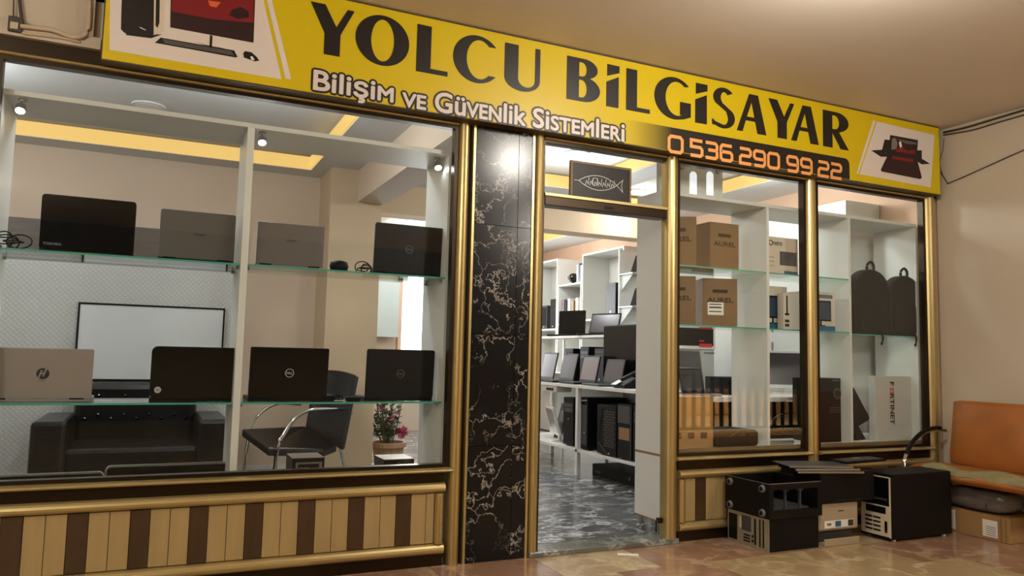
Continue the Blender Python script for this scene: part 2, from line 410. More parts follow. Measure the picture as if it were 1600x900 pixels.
# ---- corridor ceiling and walls
CZ = 2.968
struct(MB().box(-2.6, 5.62, -1.2, 0.12, CZ, CZ + 0.08).box(-2.6, 14.0, -9.2, -1.2, CZ, CZ + 0.08).mk('ceiling_corridor', 'ceil_plaster'))
struct(B(5.50, 5.62, -1.25, -0.02, 0, CZ).mk('wall_right', 'plaster'))
struct(B(5.62, 14.0, -1.25, -1.15, 0, CZ).mk('wall_right_return', 'plaster'))
struct(B(14.0, 14.1, -9.2, -1.15, 0, CZ).mk('wall_far_right', 'wall_dark'))
struct(B(-2.72, -2.6, -9.2, 0.1, 0, CZ).mk('wall_left', 'plaster'))
struct(B(-2.6, 14.0, -9.3, -9.2, 0, CZ).mk('wall_opposite', 'wall_dark'))
# strip of wall above the windows, behind and beside the sign
wf = struct(B(-2.6, 5.5, 0.0, 0.1, 2.50, CZ).mk('wall_front', 'plaster'))
B(-2.6, -0.30, -0.035, 0.0, 2.505, 2.56).mk('ledge', 'plaster', wf)
struct(B(-2.6, 5.5, -0.012, 0.08, 2.434, 2.50).mk('trim_1', 'bronze'))
B(-2.6, -0.76, 0.0, 0.1, 0, 2.434).mk('wall_front_left', 'plaster')['kind'] = 'structure'
B(5.46, 5.5, 0.0, 0.1, 0, 2.434).mk('wall_front_right', 'plaster')['kind'] = 'structure'

# ---- shop shell
fi = struct(B(-2.6, 5.6, 0.0, 6.9, -0.05, 0.012).mk('floor_shop', 'grout'))
t0 = MB().box(0.002, 0.598, 0.002, 0.598, 0.012, 0.02).mk('floor_tile', 'marble_grey', fi); td_ = t0.data; bpy.data.objects.remove(t0)
for i in range(13):
    for j in range(11): share(td_, 'floor_tile', fi, (-2.45 + i * 0.6, 0.12 + j * 0.6, 0))
BY = 3.2
wb = struct(B(-2.6, 1.34, BY, BY + 0.1, 0.02, 2.95).mk('wall_back', 'wall_beige'))
B(-2.6, 0.66, BY - 0.012, BY, 0.02, 1.81).mk('wallpaper_panel', 'wallpaper', wb)
B(-2.6, 0.72, BY - 0.02, BY, 1.81, 2.14).mk('dark_board', 'dark_wood', wb)
B(0.66, 0.70, BY - 0.02, BY, 0.1, 1.81).mk('corner_strip', 'wall_white', wb)
struct(B(-2.6, 1.34, BY - 0.03, BY, 0.02, 0.11).mk('baseboard_back', 'wall_white'))
wp = struct(B(1.34, 1.80, 2.70, 6.8, 0.02, 2.95).mk('wall_pillar', 'wall_tan'))
struct(B(-2.7, -2.6, 0.1, 3.3, 0, 2.95).mk('wall_shop_left', 'wall_beige'))
wsr = struct(B(5.5, 5.62, 0.0, 6.9, 0, 2.95).mk('wall_shop_right', 'wall_orange'))
B(5.492, 5.5, 0.1, 6.7, 0.02, 2.12).mk('white_panelling', 'wall_white', wsr)
wr = struct(B(1.8, 5.5, 6.75, 6.85, 0, 2.95).mk('wall_rear', 'wall_beige'))
# rear window and its frosted neighbour
wn = root_struct('window_4', (3.6, 6.7, 1.0))
B(3.20, 4.60, 6.70, 6.74, 0.95, 2.70).mk('bright_pane', 'daylight', wn, world=True)
for x in (3.17, 3.62, 4.08, 4.58): B(x, x + 0.05, 6.66, 6.74, 0.9, 2.72).mk('window_frame', 'wall_orange', wn, world=True)
B(3.17, 4.63, 6.66, 6.74, 0.88, 0.95).mk('window_sill', 'wall_white', wn, world=True)
B(3.17, 4.63, 6.66, 6.74, 2.68, 2.74).mk('window_frame', 'wall_orange', wn, world=True)
tag(B(2.55, 3.14, 6.55, 6.60, 1.35, 2.73).mk('roller_blind', 'frosted'), 'pale grey-green roller blind hanging beside the bright rear window', 'blind')
# beams
struct(B(1.58, 1.84, 0.1, 2.70, 2.46, 2.80).mk('trim_2', 'wall_beige'))
struct(B(1.80, 5.5, 3.08, 3.34, 2.46, 2.80).mk('trim_3', 'wall_tan'))
# ceiling with lit trays
cl = root_struct('ceiling_shop', (0, 0, 2.74))
def slab(x0, x1, y0, y1, z0=2.745, z1=2.80, m='shop_ceil', n='soffit'): return B(x0, x1, y0, y1, z0, z1).mk(n, m, cl, world=True)
slab(-2.6, 5.5, 0.0, 0.45); slab(-2.6, 5.5, 2.92, 3.4); slab(-2.6, -1.9, 0.45, 2.92); slab(1.20, 2.0, 0.45, 2.92); slab(3.70, 4.0, 0.45, 2.92); slab(4.93, 5.5, 0.45, 2.92); slab(2.0, 3.70, 2.40, 2.92)
slab(4.93, 5.5, 3.4, 6.8); slab(1.8, 2.5, 3.4, 6.8); slab(2.5, 4.93, 6.3, 6.8)
slab(-2.6, 5.5, 0.0, 6.8, 2.90, 2.95, 'shop_ceil', 'tray_top')
def cove(x0, x1, y0, y1):  # inner tray faces glow in place of light from hidden LEDs
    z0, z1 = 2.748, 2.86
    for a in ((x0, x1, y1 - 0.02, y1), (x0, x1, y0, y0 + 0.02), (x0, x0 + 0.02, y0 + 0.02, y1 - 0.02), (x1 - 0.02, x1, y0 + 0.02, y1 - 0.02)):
        B(a[0], a[1], a[2], a[3], z0, z1).mk('cove_glow_face', 'cove_glow', cl, world=True)
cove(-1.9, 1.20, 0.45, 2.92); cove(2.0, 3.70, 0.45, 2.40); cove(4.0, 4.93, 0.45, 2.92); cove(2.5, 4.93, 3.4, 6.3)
# downlights
for i, (x, y) in enumerate(SHOP_LAMPS):
    z = 2.90
    dl = thing('downlight', ['round bright white ceiling light left of the framed fish picture', 'round bright white ceiling light right of the framed fish picture', 'round unlit ceiling disc above the left window display',
        'round ceiling light deep in the shop behind the beam', 'round ceiling light above the white wall shelves', 'round ceiling light near the bright rear window', 'round ceiling light beyond the left edge of the left window',
        'round ceiling light above the left window display', 'round ceiling light above the right window display'][i], 'ceiling light', (x, y, z), 0, 'round ceiling lights in the shop')
    MB().lathe([(0.115, -0.012), (0.115, 0.0), (0.09, 0.0), (0.09, -0.012)], 28).mk('trim_ring', 'wall_white', dl)
    MB().lathe([(0.089, -0.014), (0.089, -0.004)], 28).mk('diffuser', 'lamp_off' if i == 2 else 'lamp_white', dl)
for i, (x, y) in enumerate(CORR_LAMPS):
    dl = thing('corridor_lamp', ['round flush ceiling lamp on the corridor ceiling before the shop', 'round flush corridor ceiling lamp far to the left', 'round flush corridor ceiling lamp behind on the right', 'round flush corridor ceiling lamp behind on the left'][i], 'ceiling lamp', (x, y, CZ), 0, 'corridor ceiling lamps')
    MB().lathe([(0.20, -0.03), (0.20, 0.0)], 28).mk('housing', 'wall_white', dl)
    MB().lathe([(0.05, -0.085), (0.12, -0.07), (0.165, -0.045), (0.185, -0.03)], 28).mk('diffuser', 'lamp_warm', dl, smooth=True)

# ================================================================== SHOPFRONT
def vpost(name, x0, x1, z0, z1, parent, m='brass', depth=0.045):
    """half-round upright"""
    r = (x1 - x0) / 2; cx = (x0 + x1) / 2
    p = [(cx + r * math.cos(PI + PI * k / 10), -0.005 + depth * math.sin(PI + PI * k / 10)) for k in range(11)] + [(x1, 0.03), (x0, 0.03)]
    return MB().prism(p, z0, z1, 'z').mk(name, m, parent, smooth=False, world=True)
def hrail(name, x0, x1, z0, z1, parent, m='brass_rail', y=-0.005, depth=0.04, back=0.03):
    r = (z1 - z0) / 2; cz = (z0 + z1) / 2
    p = [(y + depth * math.sin(PI + PI * k / 8), cz - r * math.cos(PI * k / 8)) for k in range(9)] + [(back, z1), (back, z0)]
    return MB().prism(p, x0, x1, 'x').mk(name, m, parent, world=True)
def window(n, x0, x1, z0, z1, postl=None, postr=None):
    r = root_struct('window_%d' % n, (x0, 0, z0))
    B(x0 - 0.008, x1 + 0.008, -0.004, 0.004, z0 - 0.008, z1 + 0.008).mk('glass_pane', 'window_glass', r, world=True)
    for a in ((x0 - 0.02, x0, z0, z1), (x1, x1 + 0.02, z0, z1), (x0 - 0.02, x1 + 0.02, z1, z1 + 0.018), (x0 - 0.02, x1 + 0.02, z0 - 0.018, z0)):
        B(a[0], a[1], -0.02, 0.03, a[2], a[3]).mk('inner_frame', 'bronze', r, world=True)
    if postl: vpost('brass_post', *postl, r)
    if postr: vpost('brass_post', *postr, r)
    hrail('brass_head', x0 - 0.02, x1 + 0.02, z1 + 0.018, 2.434, r, depth=0.03)
    hrail('brass_sill', x0 - 0.03, x1 + 0.03, z0 - 0.045, z0 - 0.018, r, depth=0.06)
    return r
window(1, -0.675, 1.475, 0.538, 2.396, (-0.76, -0.695, 0, 2.434), (1.497, 1.564, 0.0, 2.434))
window(2, 3.03, 4.10, 0.542, 2.396, (2.922, 3.012, 0.03, 2.434), (4.122, 4.212, 0.45, 2.434))
window(3, 4.238, 5.335, 0.542, 2.396, None, (5.36, 5.455, 0, 2.434))

def dado(label, x0, x1, starts, widths, kinds):
    t = thing('dado_panel', label, 'panel', ((x0 + x1) / 2, 0, 0), 0, 'brass dado panels under the windows')
    B(x0, x1, -0.012, 0.06, 0.44, 0.497).mk('dark_band', 'bronze', t, world=True)
    B(x0, x1, -0.010, 0.06, 0.0, 0.062).mk('plinth', 'bronze', t, world=True)
    hrail('top_rail', x0, x1, 0.385, 0.44, t, depth=0.035, back=0.06); hrail('bottom_rail', x0, x1, 0.062, 0.118, t, depth=0.035, back=0.06)
    vpost('side_rail', x0, x0 + 0.052, 0.119, 0.384, t, 'brass', 0.035); vpost('side_rail', x1 - 0.052, x1, 0.119, 0.384, t, 'brass', 0.035)
    B(x0 + 0.05, x1 - 0.05, 0.0, 0.06, 0.118, 0.385).mk('backing', 'dark_gap', t, world=True)
    for a, wd, k in zip(starts, widths, kinds):
        B(a + 0.0012, a + wd - 0.0012, -0.012, 0.0, 0.121, 0.382).mk('strip', 'strip_brown' if k else 'strip_gold', t, bevel=0.002, world=True)
xs = [-0.71, -0.63, -0.548]; st, wd, kd = [-0.63 - 0.0785, -0.63], [0.0785, 0.082], [0, 0]
x = -0.548
while x < 1.40:
    for k_, ww in ((1, 0.083), (0, 0.084), (0, 0.084)):
        if x >= 1.40: break
        e = min(x + ww, 1.4225); 
        if 1.4225 - e < 0.03: e = 1.4225
        st.append(x); wd.append(e - x); kd.append(k_); x = e
dado('long brass dado with gold and brown upright strips under the laptop window', -0.76, 1.475, st, wd, kd)
st, wd, kd = [], [], []; x = 3.082; i = 0
while x < 5.29:
    ww = 0.083; e = min(x + ww, 5.303)
    st.append(x); wd.append(e - x); kd.append(1 if i % 3 == 1 else 0); x = e; i += 1
dado('brass dado with gold and brown strips behind the heap of computers', 3.03, 5.355, st, wd, kd)

# marble pillar
pl = thing('marble_pillar', 'black white-veined marble pillar between the laptop window and the doorway', 'pillar', (1.77, 0, 0))
B(1.566, 2.0, -0.008, 0.25, 0, 2.434).mk('core', 'dark_gap', pl, world=True)
for x0, x1 in ((1.603, 1.868), (1.871, 1.955)):
    zs = [0.0, 0.628, 1.246, 1.868, 2.43]
    for k in range(4):
        cx, cz = (x0 + x1) / 2, (zs[k] + zs[k + 1]) / 2
        o = B(x0 - cx, x1 - cx, -0.011, 0.011, zs[k] + 0.0015 - cz, zs[k + 1] - 0.0015 - cz).mk('marble_tile', 'marble_black', pl); o.location = (cx - 1.77, -0.0195, cz)
for a in (1.583, 1.957): B(a, a + 0.014, -0.036, 0.0, 0, 2.43).mk('brass_bead', 'brass', pl, world=True)

# doorway
dr = root_struct('door_1', (2.5, 0, 0))
vpost('brass_post', 1.978, 2.038, 0, 2.434, dr)
B(2.038, 2.047, -0.02, 0.07, 0.03, 2.41).mk('jamb', 'bronze', dr, world=True)
B(2.925, 2.95, -0.004, 0.03, 0.03, 2.41).mk('jamb', 'bronze', dr, world=True)
B(2.047, 2.925, -0.025, 0.07, 2.022, 2.078).mk('transom_bar', 'bronze', dr, bevel=0.004, world=True)
B(2.047, 2.925, -0.032, 0.03, 2.078, 2.094).mk('transom_bead', 'brass_rail', dr, world=True)
B(2.047, 2.925, -0.003, 0.003, 2.094, 2.40).mk('transom_glass', 'window_glass', dr, world=True)
B(2.047, 2.925, -0.02, 0.05, 2.40, 2.434).mk('head_frame', 'bronze', dr, world=True)
hrail('brass_head', 2.04, 2.92, 2.414, 2.434, dr, depth=0.03)
B(1.985, 3.012, -0.05, 0.12, 0.0, 0.03).mk('threshold_stone', 'threshold', dr, bevel=0.004, world=True)
hb = MB().box(2.895, 2.925, 0.0, 0.03, 0.12, 0.15); hb.tube([(2.905, 0.01, 0.135), (2.86, -0.02, 0.135), (2.86, -0.02, 0.075)], 0.007, 8)
hb.mk('door_holder', 'bronze', dr, world=True)
for k in range(4): B(2.46 + k * 0.017, 2.472 + k * 0.017, -0.027, -0.025, 2.036, 2.056).mk('rivet', 'black_matte', dr, world=True)
tag(B(0, 0.12, -0.022, 0.022, 0.0005, 0.0012).mk('paper_scrap', 'paper'), 'small white paper scrap on the stone floor before the doorway', 'scrap')
ps = bpy.data.objects['paper_scrap']; p_ = at(965, 866, Z=0); ps.location = (p_.x, p_.y, 0.0); ps.rotation_euler = (0, 0, -0.5)

# ================================================================== SIGN
SY = -0.12
sg = thing('shop_sign', 'long yellow shop sign with black lettering above the windows', 'sign', (2.57, SY, 2.434))
SX0, SX1, SZ0, SZ1 = -0.285, 5.405, 2.436, 2.955
B(SX0, SX1, SY, -0.015, SZ0, SZ1).mk('sign_box', 'sign_yellow', sg, world=True)
for a in ((SX0 - 0.006, SX1 + 0.006, SZ1, SZ1 + 0.006), (SX0 - 0.006, SX1 + 0.006, SZ0 - 0.005, SZ0), (SX0 - 0.006, SX0, SZ0, SZ1), (SX1, SX1 + 0.006, SZ0, SZ1)):
    B(a[0], a[1], SY + 0.004, -0.014, a[2], a[3]).mk('sign_rim', 'sign_edge', sg, world=True)
SL = sg.location
def smap(d=0.0): return Matrix.Translation((-SL.x, -SL.y + SY - d, -SL.z)) @ FACE
def sp(px, py):
    p = at(px, py, Y=SY); return (p.x, p.z)
# --- big letters, each drawn in its own unit square
def arc(cx, cy, rx, ry, a0, a1, n=16): return [(cx + rx * math.cos(math.radians(a0 + (a1 - a0) * k / n)), cy + ry * math.sin(math.radians(a0 + (a1 - a0) * k / n))) for k in range(n + 1)]
LET = {
 'Y': [[(0, 1), (.33, 1), (.60, .58), (.84, .98), (1, .98), (.70, .44), (.70, 0), (.34, 0), (.34, .42)]],
 'O': [ell(.5, .5, .5, .52, 40), ell(.5, .5, .215, .435, 40)],
 'L': [[(0, 1), (.45, 1), (.45, .10), (1, .10), (1, 0), (0, 0)]],
 'C': [arc(.54, .5, .54, .52, 38, 322, 36) + arc(.60, .5, .30, .43, 312, 48, 30)],
 'U': [[(0, 1), (.38, 1), (.38, .28)] + arc(.62, .26, .24, .18, 180, 360, 14) + [(.86, 1), (1, 1), (1, .28)] + arc(.5, .26, .5, .28, 0, -180, 22)],
 'B': [[(0, 1), (.5, 1)] + arc(.52, .77, .40, .23, 90, -75, 14) + arc(.5, .29, .5, .29, 70, -90, 16) + [(0, 0)],
       [(.36, .91), (.36, .58), (.46, .58)] + arc(.46, .745, .13, .165, -90, 90, 10), [(.36, .50), (.36, .09), (.45, .09)] + arc(.45, .295, .15, .205, -90, 90, 10)],
 'I': [[(.05, 1), (1, 1), (1, .84), (.05, .72)], [(0, .58), (.95, .74), (.95, 0), (0, 0)]],
 'G': [arc(.54, .5, .54, .52, 42, 280, 34) + [(.80, .02), (1, .10), (1, .44), (.70, .44), (.70, .12)] + arc(.62, .5, .32, .42, 295, 50, 28)],
 'S': [arc(.52, .76, .46, .26, 35, 215, 18) + [(.62, .42)] + arc(.50, .24, .20, .17, 25, -100, 10) + arc(.42, .24, .40, .15, 230, 200, 3) + [(0, .16), (.02, .04)] + arc(.48, .26, .52, .28, 235, 400, 18) + [(.46, .62)] + arc(.54, .76, .16, .15, 210, 35, 12)],
 'A': [[(0, 0), (.19, 0), (.30, .30), (.62, .30), (.70, 0), (1, 0), (.72, 1), (.42, 1)], [(.335, .40), (.595, .40), (.50, .80)]],
 'R': [[(0, 1), (.52, 1)] + arc(.52, .73, .48, .27, 90, -55, 16) + [(.62, .45), (1, 0), (.68, 0), (.36, .42), (.36, .0), (0, 0)], [(.36, .90), (.36, .52), (.46, .52)] + arc(.46, .71, .17, .19, -90, 90, 10)],
}
ZB, ZT = sp(1293, 229)[1], sp(1294, 173)[1]
zb2, zt2 = sp(514, 86.5)[1], sp(482, 1.5)[1]
def letters(word, spans, dz=0):
    for ch, (a, b) in zip(word, spans):
        py = 150 + (a - 880) * 0.187
        x0 = sp(a, py)[0]; x1 = sp(b, py + (b - a) * 0.187)[0]
        z0, z1 = (zb2 + ZB) / 2, (zt2 + ZT) / 2
        cs = [[(x0 + u * (x1 - x0), z0 + v * (z1 - z0)) for u, v in c] for c in LET[ch]]
        flat('letter', cs, 'sign_black', sg, 0.002, smap(0.001))
letters('YOLCU', [(482, 551), (554, 638), (650, 699), (707, 776), (787.5, 843)])
letters('BILGISAYAR', [(885, 937), (947, 967), (978, 1015), (1022, 1079), (1086, 1105), (1112, 1148), (1151, 1197), (1201, 1241), (1236, 1279), (1286, 1326)])
# --- second line, outlined
def word(body, small, pa, pb, hz):
    (xa, za), (xb, zb_) = sp(*pa), sp(*pb)
    cz = (za + zb_) / 2
    o = text('lettering', body, xb - xa, hz, 'sign_white', sg, smap(0.0030) @ Matrix.Translation(((xa + xb) / 2, cz, 0)), small)
    me = bpy.data.meshes.new('outline'); src = o.data; V, F = [], []
    for k in range(12):
        b0 = len(V); dx, dz = 0.0145 * math.cos(k * PI / 6), 0.0145 * math.sin(k * PI / 6)
        V += [(v.co.x + dx, v.co.y + 0.0012 + k * 0.00005, v.co.z + dz) for v in src.vertices]; F += [[b0 + i for i in p.vertices] for p in src.polygons]
    me.from_pydata(V, [], F); me.materials.append(M['sign_outline']); fatten(o, 0.0035); oo = bpy.data.objects.new('outline', me); COL.objects.link(oo); oo.parent = sg
h1 = sp(505, 111)[1] - sp(505, 149)[1]
word('Bilişim', '0000001', (490, 130), (614, 149), h1 * 1.02)
word('ve', '11', (629, 156), (665, 161), h1 * 0.58)
word('Güvenlik', '00111000', (680, 160), (821, 181), h1 * 0.86)
word('Sistemleri', '0011110110', (833, 185), (975, 206), h1 * 0.88)
# --- telephone banner
a = sp(975, 191); b = sp(1327, 252)
bz1 = sp(1200, 226)[1]; bx0, bx1 = a[0], b[0]
pp = [(bx0, SZ0 + 0.002), (bx1, SZ0 + 0.002)] + [(bx1 - 0.045 + 0.045 * math.cos(t * PI / 16), bz1 - 0.045 + 0.045 * math.sin(t * PI / 16)) for t in range(9)] + [(bx0, bz1)]
tb_ = flat('telephone_banner', [[(u - bx0, v) for u, v in pp]], 'banner_fade', sg, 0.0008, smap(0.0006) @ Matrix.Translation((SL.x, 0, 0))); tb_.location.x = bx0 - SL.x
DIG = {'0': [[(.5, .06), (.8, .06), (.93, .2), (.93, .8), (.8, .94), (.2, .94), (.07, .8), (.07, .2), (.2, .06), (.5, .06)]],
 '5': [[(.95, .94), (.08, .94), (.08, .56), (.8, .56), (.93, .44), (.93, .18), (.8, .06), (.03, .06)]],
 '3': [[(.05, .94), (.8, .94), (.93, .82), (.93, .62), (.84, .52), (.25, .52)], [(.84, .52), (.93, .42), (.93, .18), (.8, .06), (.05, .06)]],
 '6': [[(.92, .94), (.2, .94), (.07, .8), (.07, .2), (.2, .06), (.8, .06), (.93, .18), (.93, .44), (.8, .55), (.1, .55)]],
 '2': [[(.05, .94), (.8, .94), (.93, .82), (.93, .62), (.82, .52), (.2, .52), (.07, .4), (.07, .06), (.97, .06)]],
 '9': [[(.9, .45), (.2, .45), (.07, .56), (.07, .82), (.2, .94), (.8, .94), (.93, .8), (.93, .2), (.8, .06), (.08, .06)]]}
def digits(s, xa, xb):
    n = len(s); step = (xb - xa) / n
    for i, ch in enumerate(s):
        a_, b_ = xa + step * i + step * 0.07, xa + step * (i + 1) - step * 0.07
        py = 229 + (a_ - 1055) * 0.164
        x0 = sp(a_, py)[0]; x1 = sp(b_, py)[0]; zc = sp((a_ + b_) / 2, py - 1.0)[1]; hz = 0.112; strokes = []
        for st_ in DIG[ch]:
            wdt = 0.0215
            pts = [(x0 + u * (x1 - x0), zc - hz / 2 + v * hz) for u, v in st_]
            strokes.append((pts, wdt))
        stroke_mesh('digit', strokes, 'sign_orange', sg, smap(0.0035))
digits('0', 1041, 1069); digits('536', 1076, 1146); digits('290', 1153, 1219); digits('99', 1227, 1270); digits('22', 1276, 1316)
# --- printed picture of a desktop computer on the left end
def poly(name, pts, m_, d): flat(name, [[sp(*p) for p in pts]], m_, sg, 0.0006, smap(d))
poly('picture_field', [(172, -30), (171, 78), (440, 124), (409, -12), (398, -60)], 'sign_white', 0.0006)
poly('picture_stripe', [(414, -12), (422, -11), (455, 124), (446, 123)], 'sign_white', 0.0006)
poly('printed_tower', [(191, -30), (189, 46), (195, 52), (235, 58), (240, 55), (241, -30)], 'sign_black', 0.0016)
poly('printed_tower_side', [(241, -30), (240, 55), (255, 50), (258, -30)], 'offwhite', 0.0014)
poly('printed_tower_slot', [(244, -30), (243, 40), (246, 44), (249, 36), (250, -30)], 'sign_black', 0.0022)
poly('printed_foot', [(197, 52), (197, 55), (236, 60), (253, 54), (240, 54)], 'sign_black', 0.0012)
poly('printed_glint', [(218, 42), (228, 47), (228, 48), (219, 44)], 'label_white', 0.0022)
poly('printed_screen', [(267, -30), (266, 43), (396, 67), (399, -10), (398, -40)], 'print_dark', 0.0016)
poly('printed_sunset', [(269, -30), (268, 18), (330, 30), (396, 36), (397, -5), (390, -30)], 'print_red', 0.0022)
poly('printed_sun', [(325, 1), (345, 4), (338, 12), (328, 10)], 'print_glow', 0.0028)
poly('printed_tree', [(358, 24), (362, 16), (376, 11), (388, 18), (389, 28), (372, 30)], 'print_dark', 0.0028)
poly('printed_stand', [(328, 55), (332, 56), (331, 76), (327, 76)], 'sign_black', 0.0016)
poly('printed_stand_foot', [(305, 66), (330, 72), (353, 76), (330, 74)], 'print_grey', 0.0014)
poly('printed_keyboard', [(242, 67), (251, 59), (366, 79), (371, 89), (368, 90)], 'sign_black', 0.0016)
for k in range(4): poly('printed_key_row', [(254 + k, 61.5 + k * 1.8), (362 + k, 80.5 + k * 1.8), (362 + k, 81.2 + k * 1.8), (254 + k, 62.2 + k * 1.8)], 'print_grey', 0.0022)
poly('printed_mouse', [(380, 83), (383, 80), (393, 82), (401, 89), (405, 95), (398, 96), (381, 90)], 'sign_black', 0.0016)
poly('printed_mouse_shine', [(391, 89), (394, 88), (398, 94), (393, 94)], 'label_white', 0.0022)
# --- printed laptops on the right end
poly('picture_field', [(1370, 190), (1460, 211), (1454, 293), (1343, 272)], 'sign_white', 0.0006)
poly('picture_stripe', [(1364, 188), (1368, 189), (1341, 272), (1338, 271)], 'sign_white', 0.0006)
poly('printed_side_laptop', [(1361, 235), (1378, 234), (1382, 218), (1392, 219), (1390, 245), (1376, 245)], 'sign_black', 0.0014)
poly('printed_side_laptop', [(1430, 235), (1440, 235), (1440, 248), (1453, 256), (1440, 257), (1431, 251)], 'sign_black', 0.0014)
poly('printed_laptop_lid', [(1390.5, 211), (1434, 219), (1432, 247), (1388, 240)], 'sign_black', 0.0016)
poly('printed_laptop_base', [(1388, 240), (1432, 247), (1440, 277), (1438, 280), (1377, 268), (1376, 265)], 'print_dark', 0.0016)
poly('printed_laptop_screen', [(1393, 214), (1432, 221), (1430, 243), (1391, 237)], 'print_dark', 0.0022)
for pts_, mm_ in (([(1393, 217), (1398, 215), (1402, 224), (1400, 233), (1392, 234)], 'print_grey'), ([(1400, 217), (1431, 222.5), (1431, 226), (1415, 225)], 'logo_grey'), ([(1400, 234), (1409, 229), (1416, 236), (1428, 234), (1430, 241), (1399, 237)], 'print_red'), ([(1404, 222), (1407, 221), (1409, 229), (1406, 234)], 'label_white')):
    poly('printed_picture', pts_, mm_, 0.0028)
poly('printed_keys_glow', [(1394, 243.5), (1426, 249), (1427, 254), (1393, 248)], 'print_red', 0.0024)

# cables and conduits on the wall, left of the sign
def wall_cable(label, pts, r, m_, y=-0.045, name='wall_cable'):
    P = [at(px, py, Y=y) for px, py in pts]
    o = MB().tube(smooth_path(P, 6), r, 7).mk(name, m_, smooth=True); return tag(o, label, 'cable')
def smooth_path(P, n=6):
    out = []
    for i in range(len(P) - 1):
        p0 = P[max(i - 1, 0)]; p1 = P[i]; p2 = P[i + 1]; p3 = P[min(i + 2, len(P) - 1)]
        for k in range(n):
            t = k / n
            out.append(0.5 * ((2 * p1) + (-p0 + p2) * t + (2 * p0 - 5 * p1 + 4 * p2 - p3) * t * t + (-p0 + 3 * p1 - 3 * p2 + p3) * t ** 3))
    out.append(P[-1]); return out
wall_cable('thick cream cable looping down the wall beside the sign', [(141, -40), (140, 20), (138, 45), (130, 56), (112, 58), (85, 48), (60, 44), (32, 41)], 0.011, 'cable_white')
wall_cable('thin cream cable under the thick one on the wall ledge', [(30, 45), (45, 49), (80, 52), (110, 59), (132, 63)], 0.007, 'cable_white', -0.03)
wall_cable('lowest cream cable lying on the wall ledge', [(30, 47), (38, 52), (70, 56), (100, 60), (125, 66)], 0.006, 'cable_white', -0.04)
wall_cable('dark cable dropping from the ceiling to the junction box', [(28, -20), (32, 15), (35, 38)], 0.007, 'cable_dark', -0.02)
wall_cable('thin brown wire beside the dark cable', [(22, -20), (21, 15), (21, 34)], 0.003, 'cable_dark', -0.02)
wall_cable('dark cable running left from the junction box', [(36, 40), (18, 46), (-20, 52)], 0.006, 'cable_dark', -0.02)
jb = at(25, 38, Y=-0.03)
t = thing('junction_box', 'small dark open junction box on the wall left of the sign', 'junction box', (jb.x, 0, jb.z - 0.03))
B(-0.028, 0.028, -0.05, 0.0, -0.01, 0.06).mk('box_shell', 'cable_dark', t, bevel=0.004); B(-0.018, 0.012, -0.056, -0.05, 0.0, 0.03).mk('connector', 'cable_white', t)
tag(B(at(146, 0, Y=-0.03).x, at(150, 0, Y=-0.03).x, -0.04, 0.0, 2.56, CZ).mk('cable_trunking', 'cable_white'), 'narrow cream trunking strip right beside the sign end', 'trunking')
# cables along the right wall
def right_cable(label, pts, r, m_, name='wall_cable'):
    P = [at(px, py, X=5.49) for px, py in pts]
    return tag(MB().tube(smooth_path(P, 5), r, 6).mk(name, m_, smooth=True), label, 'cable')
right_cable('dark bundled cable along the top of the right wall', [(1474, 207), (1510, 199), (1560, 184), (1640, 160)], 0.008, 'cable_dark')
right_cable('thin dark cable just below the bundle on the right wall', [(1474, 211), (1520, 203), (1560, 191), (1640, 168)], 0.005, 'cable_dark')
right_cable('thin slack wire crossing the upper right wall', [(1469, 268), (1474, 276), (1480, 285), (1483, 286), (1520, 270), (1580, 243), (1640, 217)], 0.004, 'cable_dark')
right_cable('short loose wire hanging by the sign end', [(1475, 216), (1473, 235), (1468, 255), (1474, 276)], 0.0025, 'cable_dark')

# ================================================================== DISPLAY CASES
def glass_shelf(parent, x0, x1, y0, y1, z):
    sh = B(x0, x1, y0, y1, z - 0.004, z + 0.004).mk('shelf', 'shelf_glass', parent, world=True)
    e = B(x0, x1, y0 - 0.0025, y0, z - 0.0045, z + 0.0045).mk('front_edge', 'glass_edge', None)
    e.parent = sh; e.location = tuple(-parent.location)
    return sh
def spotlight(label, p, lit=True):
    t = thing('spotlight', label, 'spotlight', p, 0, 'small display spotlights')
    MB().lathe([(0.018, 0.0), (0.018, -0.012)], 14).mk('mount', 'steel', t)
    MB().cyl((0, 0, -0.01), (0, -0.012, -0.04), 0.005, 8).mk('arm', 'steel', t)
    MB().cyl((0, -0.006, -0.035), (0.0, -0.022, -0.062), 0.022, 14).mk('head', 'steel', t, smooth=False)
    MB().cyl((0.0, -0.0225, -0.0625), (0.0, -0.0235, -0.0645), 0.019, 14).mk('lens', 'spot_led', t)
CY0, CY1 = 0.06, 0.45
dc = thing('display_case', 'white display case with glass shelves full of laptops behind the left window', 'display case', (0.4, 0.25, 0.02))
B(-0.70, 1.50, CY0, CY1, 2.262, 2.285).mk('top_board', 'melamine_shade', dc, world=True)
B(-0.70, 1.50, CY0, CY1, 0.40, 0.43).mk('base_board', 'black_sat', dc, world=True)
B(0.378, 0.412, CY0, CY1, 0.43, 2.262).mk('divider', 'melamine', dc, world=True)
B(1.472, 1.497, CY0, CY1, 0.02, 2.262).mk('side_panel', 'melamine', dc, world=True)
B(-0.72, -0.68, CY0, CY1, 0.02, 2.262).mk('side_panel', 'melamine', dc, world=True)
for z in (1.556, 0.862):
    glass_shelf(dc, -0.679, 0.377, CY0 + 0.005, CY1, z); glass_shelf(dc, 0.413, 1.471, CY0 + 0.005, CY1, z)
    for x in (-0.679, 0.362, 0.413, 1.456):
        for y in (0.12, 0.38): B(x, x + 0.015, y - 0.008, y + 0.008, z - 0.02, z - 0.0045).mk('shelf_pin', 'steel', dc, world=True)
spotlight('small bright spotlight at the left end of the laptop display', (-0.615, 0.12, 2.262))
